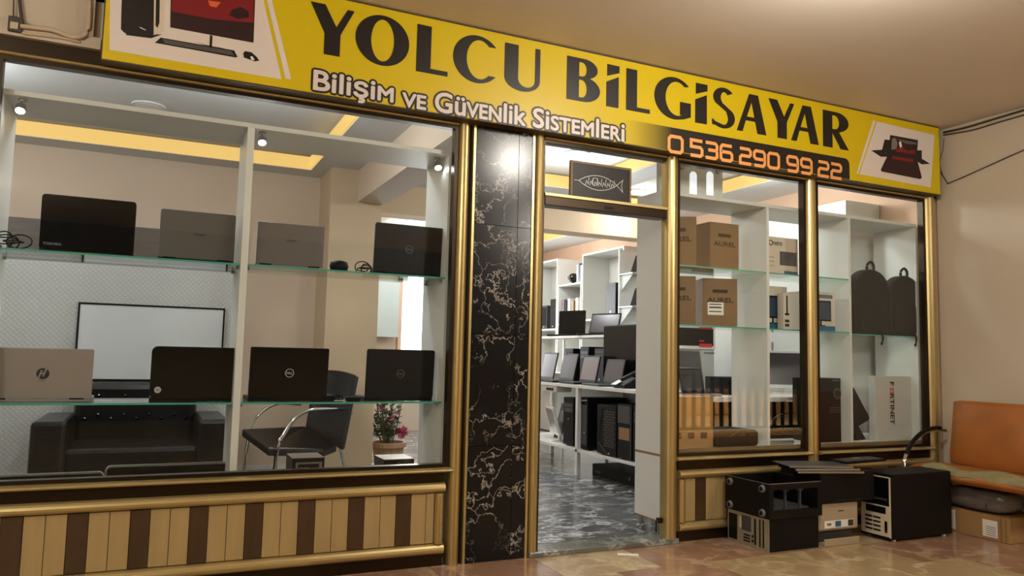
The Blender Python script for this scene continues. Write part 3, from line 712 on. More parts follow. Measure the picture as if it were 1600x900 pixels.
spotlight('small bright spotlight beside the divider of the laptop display', (0.455, 0.12, 2.262))
spotlight('small bright spotlight at the right end of the laptop display', (1.435, 0.16, 2.262))
# tall end panel of the right display, beside the doorway
ep = thing('end_panel_cabinet', 'tall narrow white cabinet end with brown seams beside the doorway', 'cabinet', (3.01, 0.25, 0.02))
for z0, z1 in ((0.10, 0.505), (0.52, 2.245)): B(3.0, 3.026, 0.09, 0.42, z0, z1).mk('panel', 'melamine', ep, world=True)
B(2.999, 3.026, 0.09, 0.42, 0.505, 0.52).mk('brown_seam', 'wood_edge', ep, world=True); B(2.999, 3.026, 0.09, 0.42, 0.09, 0.10).mk('brown_seam', 'wood_edge', ep, world=True)
B(2.9995, 3.0, 0.09, 0.42, 1.9, 1.9005).mk('seam', 'melamine_shade', ep, world=True)
for y in (0.15,): MB().lathe([(0.024, 0), (0.024, 0.008), (0.016, 0.012), (0.02, 0.07)], 16, (3.02, 0.17, 0.02)).mk('leg', 'steel', ep, world=True, smooth=False)
MB().lathe([(0.024, 0), (0.024, 0.008), (0.016, 0.012), (0.02, 0.07)], 16, (3.02, 0.38, 0.02)).mk('leg', 'steel', ep, world=True)
dc2 = thing('display_case', 'white display case with boxes and bags behind the right windows', 'display case', (4.2, 0.25, 0.02))
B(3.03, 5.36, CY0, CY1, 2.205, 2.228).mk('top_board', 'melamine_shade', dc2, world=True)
B(3.03, 5.36, CY0, CY1, 0.53, 0.555).mk('base_board', 'melamine', dc2, world=True)
B(3.03, 5.36, CY0 - 0.012, CY0, 0.515, 0.562).mk('front_lip', 'lip_wood', dc2, world=True)
for x in (3.832, 4.622): B(x, x + 0.022, CY0, 0.42, 0.555, 2.205).mk('divider', 'melamine', dc2, world=True)
B(5.352, 5.374, CY0, CY1, 0.02, 2.205).mk('side_panel', 'melamine', dc2, world=True)
for x0, x1 in ((3.03, 3.831), (3.855, 4.621)):
    for z in (1.745, 1.355): glass_shelf(dc2, x0, x1, CY0 + 0.005, 0.42, z)
glass_shelf(dc2, 4.645, 5.351, CY0 + 0.005, 0.42, 1.345)

# ================================================================== COMPUTERS: builders
def laptop(label, W, H, D, lid, base, p, rz=0.0, lean=6, logo=None, group='laptops on the glass shelves', scr='screen_off', lidt=0.012, r=0.012, bt=0.02, keys=True, bez=0.012):
    t = thing('laptop', label, 'laptop', p, rz, group)
    MB().prism(rrect(W, D, 0.012), 0.0, bt, 'z').mk('base', base, t, bevel=0.003)
    if keys:
        kb = MB().box(-W / 2 + 0.03, W / 2 - 0.03, 0.035, D * 0.55, bt, bt + 0.0015).mk('keyboard', 'black_matte', t)
        MB().box(-0.05, 0.05, D * 0.62, D * 0.93, bt, bt + 0.001).mk('touchpad', 'charcoal', t)
    Ml = Matrix.Translation((0, 0.004, bt * 0.75)) @ Matrix.Rotation(math.radians(lean), 4, 'X')
    mb = MB(); mb.m = Ml; mb.prism(rrect(W, H, r), -lidt / 2, lidt / 2, 'y'); L_ = mb.mk('lid', lid, t, bevel=min(0.003, lidt * 0.3))
    mb = MB(); mb.m = Ml; mb.prism(rrect(W - 0.008, H - 0.012, r * 0.7, y=0.006), lidt / 2, lidt / 2 + 0.001, 'y'); bz = mb.mk('bezel', 'black_plastic', L_)
    mb = MB(); mb.m = Ml; mb.prism(rrect(W - 2 * bez - 0.008, H - 2 * bez - 0.02, 0.002, y=bez + 0.014), lidt / 2 + 0.001, lidt / 2 + 0.0016, 'y'); mb.mk('screen', scr, L_)
    for s_ in (-1, 1):
        MB().cyl((s_ * W * 0.36 - 0.03, 0.004, bt * 0.85), (s_ * W * 0.36 + 0.03, 0.004, bt * 0.85), 0.007, 8).mk('hinge', 'black_plastic', t)
    if logo: logo(L_, Ml @ Matrix.Translation((0, -lidt / 2 - 0.0006, 0)) @ FACE, W, H)
    return t
def ring(cx, cy, r0, r1, n=28): return [ell(cx, cy, r1, r1, n), ell(cx, cy, r0, r0, n)]
def logo_text(body, w_, fx, fy, m_, h_=None):
    def f(pr, mw, W, H): fatten(text('logo', body, w_, h_, m_, pr, mw @ Matrix.Translation((W * fx, H * fy, 0))), 0.0005)
    return f
def logo_dell(m_='logo_grey'):
    def f(pr, mw, W, H):
        flat('logo_ring', ring(0, H * 0.5, 0.0195, 0.0225), m_, pr, 0.0004, mw)
        text('logo', 'DELL', 0.032, 0.011, m_, pr, mw @ Matrix.Translation((0, H * 0.5, 0)), bold=0.02)
    return f
def logo_hp(pr, mw, W, H):
    c = mw @ Matrix.Translation((-W * 0.41, H * 0.17, 0))
    flat('logo_disc', [ell(0, 0, 0.0155, 0.0155, 24)], 'logo_silver', pr, 0.0004, c)
    text('logo', 'hp', 0.016, 0.017, 'logo_dark', pr, c @ Matrix.Translation((0, 0, 0.0007)), shear=0.25, bold=0.01)
def logo_h(pr, mw, W, H):
    c = mw @ Matrix.Translation((0.014, H * 0.50, 0)); R_ = 0.026
    flat('logo_disc', [ell(0, 0, R_, R_, 30)], 'logo_dark', pr, 0.0004, c)
    a_ = 0.004
    flat('logo_mark', [[(-.0190, -.0255), (-.0120, -.0265), (-.0055, -.0045), (.0040, -.0045), (.0005, -.0150), (.0065, -.0150), (.0185, .0200), (.0115, .0245), (.0065, .0030), (-.0035, .0030), (.0005, .0150), (-.0060, .0150)]], 'silver_light', pr, 0.0004, c @ Matrix.Translation((-0.002, 0.002, 0.0006)))
    flat('logo_caption', [[(-0.002, H * 0.5 - 0.034), (0.026, H * 0.5 - 0.034), (0.026, H * 0.5 - 0.0305), (-0.002, H * 0.5 - 0.0305)]], 'logo_grey', pr, 0.0004, mw)
def on_shelf(pl, pr, Y, z):
    a_, b_ = at(pl, 600, Y=Y), at(pr, 600, Y=Y); return ((a_.x + b_.x) / 2, Y, z), b_.x - a_.x
def lap_by_px(label, pl, pr, ptop, pbot, Y, z, lid, base, logo, **k):
    a_, b_ = at(pl, (ptop + pbot) / 2, Y=Y), at(pr, (ptop + pbot) / 2, Y=Y)
    zt = at((pl + pr) / 2, ptop, Y=Y - 0.03).z
    W = b_.x - a_.x; H = (zt - z) / math.cos(math.radians(k.get('lean', 6))) - 0.012
    return laptop(label, W, H, min(0.25, H + 0.0), lid, base, ((a_.x + b_.x) / 2, Y, z), logo=logo, **k)
ZU, ZL = 1.5605, 0.8665
lap_by_px('large glossy black laptop at the left of the upper glass shelf', 63, 212, 309, 395, 0.15, ZU, 'black_gloss', 'black_sat', logo_text('TOSHIBA', 0.075, -0.365, 0.105, 'logo_grey', 0.011), lidt=0.016, r=0.016, lean=4)
lap_by_px('grey laptop on the upper glass shelf left of the divider', 249, 367, 331, 404, 0.15, ZU, 'grey_lid', 'black_sat', logo_text('Casper', 0.056, 0.02, 0.52, 'logo_dark', 0.014), lean=4)
lap_by_px('grey laptop on the upper glass shelf right of the divider', 401, 506, 350, 416, 0.15, ZU, 'rose_lid', 'silver', logo_text('Casper', 0.056, 0.0, 0.60, 'logo_dark', 0.014), lean=4, r=0.006)
lap_by_px('black laptop with ringed logo at the right of the upper glass shelf', 584, 691, 352, 426, 0.15, ZU, 'black_dell', 'black_sat', logo_dell(), lean=4)
lap_by_px('silver laptop with round dark emblem on the lower glass shelf', -26, 145, 545, 628, 0.15, ZL, 'silver_light', 'silver', logo_h, lean=4, r=0.008)
lap_by_px('glossy black round-cornered laptop on the lower glass shelf left of the divider', 235, 371, 543, 627, 0.15, ZL, 'black_gloss', 'black_sat', logo_hp, lean=4, r=0.028, lidt=0.018)
lap_by_px('shiny black laptop on the lower glass shelf right of the divider', 389, 512, 544, 627, 0.15, ZL, 'black_gloss', 'black_sat', logo_dell('logo_silver'), lean=4, r=0.008)
lap_by_px('matt black laptop at the right end of the lower glass shelf', 571, 677, 547, 625, 0.15, ZL, 'black_dell', 'black_sat', logo_dell(), lean=4)

def cable_coil(label, p, rr_, seed, brick=True, group='chargers and cables on the glass shelves'):
    R_ = random.Random(seed); t = thing('charger', label, 'charger', p, 0, group)
    if brick: MB().prism(rrect(0.05, 0.03, 0.006), -0.055, 0.055, 'y').mk('power_brick', 'black_plastic', t, bevel=0.003)
    for k in range(5):
        cx, cz, ra, rb = R_.uniform(-0.02, 0.05), 0.0, R_.uniform(0.6, 1) * rr_, R_.uniform(0.6, 1.0) * rr_
        tl = R_.uniform(-0.5, 0.5); ph = R_.uniform(0, 6)
        pts = []
        for a_ in range(0, 27):
            th = ph + a_ / 26 * 2 * PI * 1.4
            pts.append(Vector((0.05 + cx + ra * math.cos(th), rb * 0.5 * math.sin(th) * math.cos(tl), max(0.006, rb * (0.9 + math.sin(th) * math.cos(0.4 * k)) * 0.85))))
        MB().tube(pts, 0.0032, 6).mk('cable', 'black_plastic', t, smooth=True)
    return t
a_ = at(10, 383, Y=0.2); cable_coil('tangled black charger cable at the far left of the upper glass shelf', (a_.x - 0.05, 0.2, ZU), 0.065, 3)
a_ = at(548, 420, Y=0.2); o = cable_coil('coiled black charger on the upper glass shelf beside the ringed laptop', (a_.x - 0.005, 0.2, ZU), 0.05, 5, False)
MB().lathe([(0.02, 0.0), (0.046, 0.01), (0.052, 0.035), (0.046, 0.058), (0.02, 0.066)], 18, (-0.06, 0, 0)).mk('wound_coil', 'black_plastic', o, smooth=True)
a_ = at(523, 620, Y=0.2); o = cable_coil('small black adapter with cable on the lower glass shelf', (a_.x - 0.035, 0.2, ZL), 0.03, 8)
a_ = at(552, 624, Y=0.12)
tag(MB().prism(rrect(0.075, 0.024, 0.008), -0.025, 0.025, 'y').mk('adapter', 'black_plastic', bevel=0.004), 'small black power adapter lying beside the matt black laptop', 'adapter'); bpy.data.objects['adapter'].location = (a_.x, 0.13, ZL)
# whiteboard on the wallpapered wall
wbt = thing('whiteboard', 'large framed whiteboard on the patterned wall behind the laptops', 'whiteboard', (0.0, BY - 0.02, 0.7))
xa, xb = at(123, 472, Y=BY - 0.03).x, at(352, 480, Y=BY - 0.03).x; z1 = at(123, 472, Y=BY - 0.03).z
B(xa + 0.012, xb - 0.012, BY - 0.035, BY - 0.014, 0.86, z1 - 0.012).mk('board', 'whiteboard', wbt, world=True)
for a_ in ((xa, xb, z1 - 0.014, z1), (xa, xb, 0.845, 0.86), (xa, xa + 0.014, 0.86, z1 - 0.014), (xb - 0.014, xb, 0.86, z1 - 0.014)): B(a_[0], a_[1], BY - 0.042, BY - 0.013, a_[2], a_[3]).mk('frame', 'black_sat', wbt, world=True)

# black sofa under the whiteboard
sx0 = at(50, 660, Y=2.3).x; sx1 = at(357, 660, Y=2.3).x
sf = thing('sofa', 'black leather sofa with tufted back under the whiteboard', 'sofa', ((sx0 + sx1) / 2, 2.6, 0.02))
B(sx0 + 0.2, sx1 - 0.2, 2.25, 3.0, 0.12, 0.40).mk('seat', 'leather_black', sf, bevel=0.03, world=True)
for a_ in (sx0, sx1 - 0.22): B(a_, a_ + 0.22, 2.2, 3.08, 0.10, 0.60).mk('armrest', 'leather_black', sf, bevel=0.03, world=True)
B(sx0 + 0.2, sx1 - 0.2, 2.90, 3.12, 0.12, 0.84).mk('backrest', 'leather_black', sf, bevel=0.05, world=True)
for i in range(9):
    for j in range(2):
        x = sx0 + 0.28 + i * (sx1 - sx0 - 0.56) / 8; z = 0.56 + j * 0.15 + (i % 2) * 0.03
        MB().lathe([(0.016, 0), (0.012, 0.01), (0.004, 0.014)], 8).mk('button', 'black_gloss', sf).matrix_local = Matrix.Translation((x - sf.location.x, 2.90 - sf.location.y, z - 0.02)) @ FACE
for a_ in (sx0 + 0.05, sx1 - 0.1):
    for y in (2.25, 3.0): B(a_, a_ + 0.05, y, y + 0.05, 0.02, 0.10).mk('foot', 'chrome', sf, world=True)
# black boards with silver rims lying upright on the case floor
for lb, pa, pb, pt in (('black flat screen with silver rim standing low behind the left window', 165, 357, 722), ('black flat screen with silver rim at the far left of the case floor', -60, 162, 738)):
    Y = 0.3; xa, xb = at(pa, 740, Y=Y).x, at(pb, 740, Y=Y).x; zt = at((pa + pb) / 2, pt + 3, Y=Y).z
    t = thing('flat_screen', lb, 'screen', ((xa + xb) / 2, Y, 0.43), 0, 'dark screens on the case floor')
    W, H = xb - xa, zt - 0.43
    MB().prism(rrect(W - 0.012, H - 0.006, 0.02), -0.012, 0.012, 'y').mk('panel', 'black_gloss', t)
    P = [(u, -0.004, v) for u, v in rrect(W, H, 0.024)]; MB().tube(P + [P[0]], 0.005, 6, cap=False).mk('rim', 'steel', t, smooth=True)
# small power supplies on the case floor
def psu(label, pl, pm, pr, ptop, Y, topm, fan):
    xm, xr = at(pm, 720, Y=Y).x, at(pr, 720, Y=Y).x; zt = at(pm, ptop, Y=Y).z
    t = thing('power_supply', label, 'power supply', ((xm + xr) / 2, Y, 0.43), 0, 'power supplies on the case floor')
    W, H = xr - xm, zt - 0.43; D = 0.2
    B(-W / 2, W / 2, 0.003, D, 0, H - 0.002).mk('case', 'charcoal', t); B(-W / 2, W / 2, 0.0, D, H - 0.002, H).mk('top_plate', topm, t)
    B(-W / 2, W / 2, -0.001, 0.003, 0, H - 0.002).mk('face_plate', 'black_sat', t)
    if fan:
        B(-W * 0.42, -W * 0.2, -0.005, -0.001, H * 0.45, H * 0.75).mk('socket', 'black_gloss', t); B(-W * 0.37, -W * 0.25, -0.006, -0.005, H * 0.52, H * 0.68).mk('socket_pin', 'charcoal', t)
        for k in range(5):
            P = ell(W * 0.2, H * 0.50, 0.010 + 0.011 * k, 0.010 + 0.011 * k, 24); MB().tube([(u, -0.003, v) for u, v in P + P[:1]], 0.0022, 5, cap=False).mk('fan_guard', 'steel', t)
    else:
        B(-W * 0.40, W * 0.42, -0.006, -0.001, H * 0.12, H * 0.84).mk('frame_plate', 'silver', t); B(-W * 0.33, W * 0.33, -0.008, -0.006, H * 0.18, H * 0.78).mk('bay', 'black_matte', t)
        B(-W * 0.30, 0.0, -0.011, -0.008, H * 0.50, H * 0.66).mk('sticker', 'beige_plastic', t)
psu('small dark metal unit with framed front under the black chair', 438, 457, 507, 716, 0.14, 'silver_light', False)
psu('small power supply with fan guard before the flower pot', 577, 600, 647, 718, 0.14, 'offwhite', True)

# black leather chair with chrome arms
cy = 2.2
cx0 = at(378, 672, Y=cy).x; cx1 = at(535, 672, Y=cy).x
ch = thing('armchair', 'black leather chair with curved chrome arms behind the laptop shelves', 'chair', ((cx0 + cx1) / 2, cy, 0.02))
def pxp(px, py, Y): return at(px, py, Y=Y) - Vector(ch.location)
seat = [pxp(377, 669, 2.0), pxp(420, 701, 1.95), pxp(506, 703, 2.15), pxp(527, 695, 2.3), pxp(475, 665, 2.5)]
mb = MB(); n = len(seat)
i0 = [mb.pt(p) for p in seat]; i1 = [mb.pt(p - Vector((0, 0, 0.06))) for p in seat]
mb.f.append(i0); mb.f.append(i1[::-1])
for k in range(n): mb.f.append([i0[k], i1[k], i1[(k + 1) % n], i0[(k + 1) % n]])
mb.mk('seat', 'leather_black', ch, bevel=0.015)
mb = MB(); NU, NV = 10, 8; G = [[[], []] for _ in range(2)]; grid = {}
lo_l, lo_r = pxp(476, 672, 2.52), pxp(534, 704, 2.12); hi_l, hi_r = pxp(492, 579, 2.62), pxp(557, 588, 2.22)
for sd in (0, 1):
    for i in range(NU + 1):
        for j in range(NV + 1):
            u, v = i / NU, j / NV
            p = lo_l.lerp(lo_r, u).lerp(hi_l.lerp(hi_r, u), v)
            p = p + Vector((0.03, 0.05, 0)) * (4 * u * (1 - u)) * (0.4 + 0.6 * v) + Vector((0, 0, 0.02 * math.sin(PI * u) * v)) + Vector((0.035, 0.045, 0)) * sd
            grid[sd, i, j] = mb.pt(p)
for i in range(NU):
    for j in range(NV):
        for sd in (0, 1): mb.f.append([grid[sd, i, j], grid[sd, i + 1, j], grid[sd, i + 1, j + 1], grid[sd, i, j + 1]])
for i in range(NU):
    for j in (0, NV): mb.f.append([grid[0, i, j], grid[0, i + 1, j], grid[1, i + 1, j], grid[1, i, j]])
for j in range(NV):
    for i in (0, NU): mb.f.append([grid[0, i, j], grid[0, i, j + 1], grid[1, i, j + 1], grid[1, i, j]])
mb.mk('backrest', 'leather_black', ch, bevel=0.01, smooth=True)
def floor_pt(px, Y): p = at(px, 740, Y=Y); return Vector((p.x, p.y, 0.03)) - Vector(ch.location)
MB().tube(smooth_path([floor_pt(428, 1.98), pxp(434, 700, 1.98), pxp(443, 680, 1.99), pxp(460, 655, 2.02), pxp(480, 642, 2.07), pxp(505, 639, 2.15), pxp(548, 641, 2.3), pxp(537, 660, 2.3), pxp(530, 685, 2.3), pxp(535, 715, 2.32), floor_pt(546, 2.38)], 5), 0.014, 10).mk('arm', 'chrome', ch, smooth=True)
MB().tube(smooth_path([floor_pt(378, 2.1), pxp(387, 690, 2.12), pxp(393, 665, 2.2), pxp(402, 650, 2.3), pxp(420, 636, 2.4), pxp(440, 630, 2.5), pxp(470, 632, 2.58)], 5), 0.013, 10).mk('arm', 'chrome', ch, smooth=True)
MB().tube([floor_pt(425, 1.97), pxp(432, 703, 1.98)], 0.013, 8).mk('leg', 'chrome', ch)
# flower pot
fy = 3.0; fp_ = at(607, 690, Y=fy)
pt = thing('flower_pot', 'terracotta pot with pink artificial flowers standing by the tan pillar', 'flower pot', (fp_.x, fy, 0.02))
rim = fp_.z - 0.02
MB().lathe([(0.10, 0), (0.11, 0.01), (0.145, rim - 0.045), (0.165, rim - 0.045), (0.165, rim), (0.14, rim), (0.13, rim - 0.03)], 24).mk('pot', 'terracotta', pt, smooth=False)
R_ = random.Random(4)
for k in range(26):
    a0 = R_.uniform(0, 2 * PI); rr_ = R_.uniform(0.02, 0.17); h = R_.uniform(0.12, 0.46)
    tip = Vector((rr_ * math.cos(a0) - 0.02, rr_ * math.sin(a0), rim + h))
    s_ = MB().tube([(tip.x * 0.3, tip.y * 0.3, rim - 0.03), (tip.x * 0.8, tip.y * 0.8, rim + h * 0.6), tuple(tip)], 0.004, 5).mk('stem', 'stem', pt)
    lf = MB()
    for q in range(14):
        z_ = rim + h * (0.2 + 0.055 * q); d = Vector((R_.uniform(-1, 1), R_.uniform(-1, 1), R_.uniform(-0.2, 0.8))).normalized() * 0.075; c = Vector((tip.x * 0.7, tip.y * 0.7, z_)); sd = d.cross(Vector((0, 0, 1))) * 0.35
        lf.face([c, c + d * 0.5 + sd, c + d, c + d * 0.5 - sd])
    o = lf.mk('leaves', 'leaf', pt); o['kind'] = 'stuff'
    if k % 2 == 0:
        fl_ = MB()
        for q in range(9):
            d = Vector((R_.uniform(-1, 1), R_.uniform(-1, 1), R_.uniform(-0.3, 1))).normalized() * 0.04; sd = d.cross(Vector((0.3, 0.2, 1))) * 0.5
            fl_.face([tip, tip + d * 0.6 + sd, tip + d, tip + d * 0.6 - sd])
        fl_.mk('blossom', 'flower_pink' if k % 4 == 0 else 'flower_pale', pt)
cc = Vector((0.09, -0.1, rim + 0.09)); fl_ = MB()
for q in range(60):
    d = Vector((R_.uniform(-1, 1), R_.uniform(-1, 1), R_.uniform(-0.6, 1))).normalized() * 0.075; sd = d.cross(Vector((0.3, 0.2, 1))) * 0.3
    fl_.face([cc, cc + d * 0.6 + sd, cc + d, cc + d * 0.6 - sd])
fl_.mk('blossom_cluster', 'flower_pink', pt)
# framed fish calligraphy behind the transom
fx0, fz1 = at(891, 249, Y=0.08).x, at(891, 249, Y=0.08).z; fx1, fz0 = at(985, 309, Y=0.08).x, 2.100
pf = thing('framed_picture', 'dark framed fish-shaped calligraphy standing on the transom bar', 'picture', ((fx0 + fx1) / 2, 0.08, fz0))
W, H = fx1 - fx0, fz1 - fz0 - 0.005
B(-W / 2 + 0.012, W / 2 - 0.012, -0.004, 0.008, 0.012, H - 0.012).mk('sheet', 'navy_panel', pf)
for a_ in ((-W / 2, W / 2, 0, 0.014), (-W / 2, W / 2, H - 0.014, H), (-W / 2, -W / 2 + 0.014, 0.014, H - 0.014), (W / 2 - 0.014, W / 2, 0.014, H - 0.014)): B(a_[0], a_[1], -0.01, 0.012, a_[2], a_[3]).mk('frame', 'wood_edge', pf)
fish = []
c0 = H * 0.5
up = [(-0.36 * W + 0.62 * W * k / 14, c0 + 0.19 * H * math.sin(PI * k / 14) ** 0.8) for k in range(15)]; dn = [(x, 2 * c0 - z) for x, z in up]
fish.append((up + [(0.36 * W, c0 - 0.16 * H), (0.34 * W, c0), (0.36 * W, c0 + 0.16 * H), (0.26 * W, c0)], 0.004)); fish.append((dn, 0.004)); fish.append(([(-0.44 * W, c0), (-0.34 * W, c0)], 0.003))
for k in range(7):
    x = -0.26 * W + k * 0.07 * W
    fish.append(([(x, c0 - 0.1 * H), (x + 0.02 * W, c0 + 0.02 * H), (x + 0.05 * W, c0 - 0.06 * H), (x + 0.06 * W, c0 + 0.12 * H)], 0.0035))
fish.append((ell(-0.1 * W, c0 + 0.02 * H, 0.05 * W, 0.1 * H, 14) + [(-0.05 * W, c0 + 0.02 * H)], 0.003))
stroke_mesh('calligraphy', fish, 'logo_silver', pf, Matrix.Translation((0, -0.0045, 0)) @ FACE, 0.0008)

# ================================================================== THINGS IN THE RIGHT DISPLAY CASE
def carton(name, label, W, D, H, p, rz=0.0, m_='cardboard', group=None, cat='box'):
    t = thing(name, label, cat, p, rz, group)
    B(-W / 2, W / 2, -D / 2, D / 2, 0, H - 0.002).mk('carton', m_, t, bevel=0.002)
    B(-W / 2, -0.001, -D / 2, D / 2, H - 0.002, H).mk('flap', m_, t); B(0.001, W / 2, -D / 2, D / 2, H - 0.002, H).mk('flap', m_, t)
    return t
def decal(t, x0, x1, z0, z1, m_, D, name='print', d=0.0008): return B(x0, x1, -D / 2 - d, -D / 2, z0, z1).mk(name, m_, t)
def face_text(t, body, w_, h_, x, z, D, m_='print_brown', bold=0.02, name='lettering', d=0.0012, rot=0.0):
    return text(name, body, w_, h_, m_, t, Matrix.Translation((x, -D / 2 - d, z)) @ FACE @ Matrix.Rotation(rot, 4, 'Z'), bold=bold)
def aurel(label, W, D, H, p, rz, label_sticker=False):
    t = carton('computer_carton', label, W, D, H, p, rz, 'carton_shaded', 'brown computer cartons')
    decal(t, -W * 0.22, W * 0.22, H * 0.70, H * 0.77, 'print_brown', D, 'handle_hole')
    fatten(face_text(t, 'AUREL', W * 0.74, H * 0.09, 0, H * 0.55, D, bold=0.0), 0.002)
    for k in range(5): decal(t, -W * 0.4, W * 0.4, H * (0.15 + 0.06 * k), H * (0.153 + 0.06 * k), 'cardboard_dk', D, 'printed_line')
    # side print
    for z in (0.80, 0.70): B(W / 2, W / 2 + 0.0008, -D * 0.2, D * 0.2, H * z, H * (z + 0.06)).mk('print', 'print_brown', t)
    B(W / 2, W / 2 + 0.0008, -D * 0.34, D * 0.3, H * 0.44, H * 0.56).mk('print', 'print_brown', t)
    for k in range(2): B(W / 2, W / 2 + 0.0008, -D * 0.2 + k * 0.06, -D * 0.2 + k * 0.06 + 0.03, H * 0.12, H * 0.36).mk('print', 'cardboard_dk', t)
    if label_sticker:
        decal(t, -W * 0.36, W * 0.1, H * 0.24, H * 0.50, 'label_white', D, 'sticker', 0.0012)
        for k, (h0, h1_) in enumerate(((0.45, 0.47), (0.38, 0.41), (0.30, 0.32))): decal(t, -W * 0.32, W * 0.04, H * h0, H * h1_, 'logo_dark', D, 'printed_line', 0.0018)
    return t
ZS1, ZS2, ZB_ = 1.7495, 1.3595, 0.5555
aurel('brown computer carton turned cornerwise at the left of the top shelf', 0.25, 0.17, 0.335, (3.185, 0.225, ZS1), math.radians(-32))
aurel('brown computer carton facing front in the middle of the top shelf', 0.25, 0.2, 0.325, (3.53, 0.24, ZS1), 0)
aurel('brown computer carton turned cornerwise at the left of the second shelf', 0.24, 0.17, 0.325, (3.185, 0.225, ZS2), math.radians(-30))
aurel('brown computer carton with white sticker in the middle of the second shelf', 0.24, 0.18, 0.33, (3.53, 0.23, ZS2), math.radians(-22), True)
# white box with monitor picture on the top shelf
W, D, H = 0.33, 0.2, 0.27
t = carton('monitor_box', 'white box with dark monitor picture and round logo on the top shelf', W, D, H, (4.04, 0.24, ZS1), 0, 'box_white', 'boxes with monitor pictures')
flat('logo_ring', ring(0, 0, 0.013, 0.02), 'print_brown', t, 0.0005, Matrix.Translation((-0.095, -D / 2 - 0.001, 0.225)) @ FACE); face_text(t, 'retro', 0.085, 0.03, -0.03, 0.225, D)
decal(t, -0.01, 0.15, 0.07, 0.17, 'screen_blue', D, 'printed_screen'); decal(t, 0.03, 0.16, 0.0, 0.03, 'print_blue', D)
for k in range(3): decal(t, -0.13, -0.06, 0.06 + k * 0.03, 0.063 + k * 0.03, 'print_brown', D, 'printed_line')
for k in range(5): decal(t, -0.16, -0.15, 0.02 + k * 0.05, 0.03 + k * 0.05, 'print_brown', D, 'printed_line')
def monbox(label, p, W, H, D=0.16, blue='print_blue'):
    t = carton('monitor_box', label, W, D, H, p, 0, 'box_white', 'boxes with monitor pictures')
    decal(t, -W / 2, W / 2, 0, H * 0.14, blue, D); decal(t, -W * 0.36, W * 0.36, H * 0.26, H * 0.78, 'black_sat', D, 'printed_monitor'); decal(t, -W * 0.33, W * 0.33, H * 0.30, H * 0.74, 'screen_blue', D, 'printed_screen', 0.0013)
    decal(t, -W * 0.03, W * 0.03, H * 0.15, H * 0.26, 'black_sat', D, 'printed_stand', 0.0013); decal(t, -W * 0.16, W * 0.16, H * 0.14, H * 0.16, 'black_sat', D, 'printed_foot', 0.0013)
    return t
t = monbox('white box with monitor picture at the left of the blue-based pair', (4.0, 0.26, ZS2), 0.27, 0.31); decal(t, -0.12, -0.04, 0.258, 0.276, 'print_glow', 0.16, 'printed_line')
t = carton('slim_box', 'narrow white box with black stand picture before the monitor box', 0.065, 0.06, 0.26, (4.055, 0.13, ZS2), 0, 'box_white')
decal(t, -0.006, 0.006, 0.11, 0.24, 'black_sat', 0.06, 'printed_stand'); decal(t, -0.02, 0.02, 0.10, 0.115, 'black_sat', 0.06, 'printed_foot'); decal(t, -0.02, 0.02, 0.05, 0.07, 'print_brown', 0.06); decal(t, -0.02, 0.02, 0.02, 0.04, 'print_brown', 0.06)
t = monbox('blue-based box with monitor picture right of the middle brass post', (4.42, 0.24, ZS2), 0.29, 0.29, 0.2); decal(t, -0.09, 0.12, 0.245, 0.27, 'print_blue', 0.2); decal(t, -0.035, 0.0, 0.250, 0.265, 'print_grey', 0.2, 'printed_line', 0.0016); decal(t, 0.006, 0.11, 0.250, 0.265, 'print_grey', 0.2, 'printed_line', 0.0016); decal(t, -0.08, -0.055, 0.249, 0.266, 'box_grey', 0.2, 'printed_mark', 0.0016)
# two black garment-like bags
def bag(label, px0, px1, ptop, ploop, Y):
    a_, b_ = at(px0, 480, Y=Y), at(px1, 480, Y=Y); zt = at((px0 + px1) / 2, ptop, Y=Y).z; z0 = 1.3495
    W, H = b_.x - a_.x, zt - z0
    t = thing('laptop_bag', label, 'bag', ((a_.x + b_.x) / 2, Y, z0), 0, 'black bags on the shelf')
    prof = [(-W / 2, 0.0), (W / 2, 0.0), (W / 2, H * 0.70)] + [(W / 2 * math.cos(k * PI / 12), H * 0.70 + H * 0.30 * math.sin(k * PI / 12)) for k in range(1, 12)] + [(-W / 2, H * 0.70)]
    MB().prism(prof, -0.022, 0.05, 'y').mk('body', 'fabric_black', t, bevel=0.012, seg=3)
    MB().prism([(u * 0.75, 0.03 + v * 0.5) for u, v in prof], -0.027, -0.022, 'y').mk('front_pocket', 'fabric_black', t, bevel=0.006)
    P = smooth_path([Vector((-0.035, -0.01, H - 0.012)), Vector((-0.034, -0.012, H + 0.03)), Vector((0, -0.015, H + 0.055)), Vector((0.034, -0.012, H + 0.03)), Vector((0.035, -0.01, H - 0.012))], 4)
    MB().tube(P, 0.010, 8).mk('handle', 'fabric_black', t, smooth=True)
    P = [(u * 0.97, -0.021, v * 0.99) for u, v in prof[2:]]; MB().tube(P, 0.003, 5).mk('zip', 'charcoal', t)
    MB().tube(smooth_path([Vector((0.06, -0.024, 0.03)), Vector((0.07, -0.045, 0.012)), Vector((0.075, -0.05, -0.03)), Vector((0.06, -0.048, -0.075))], 4), 0.008, 6).mk('strap', 'fabric_black', t)
    return t
bag('black fabric bag with top loop beside the white divider', 1331, 1386, 421, 415, 0.10)
bag('black fabric bag with top loop at the right end of the shelf', 1387, 1435, 431, 420, 0.095)
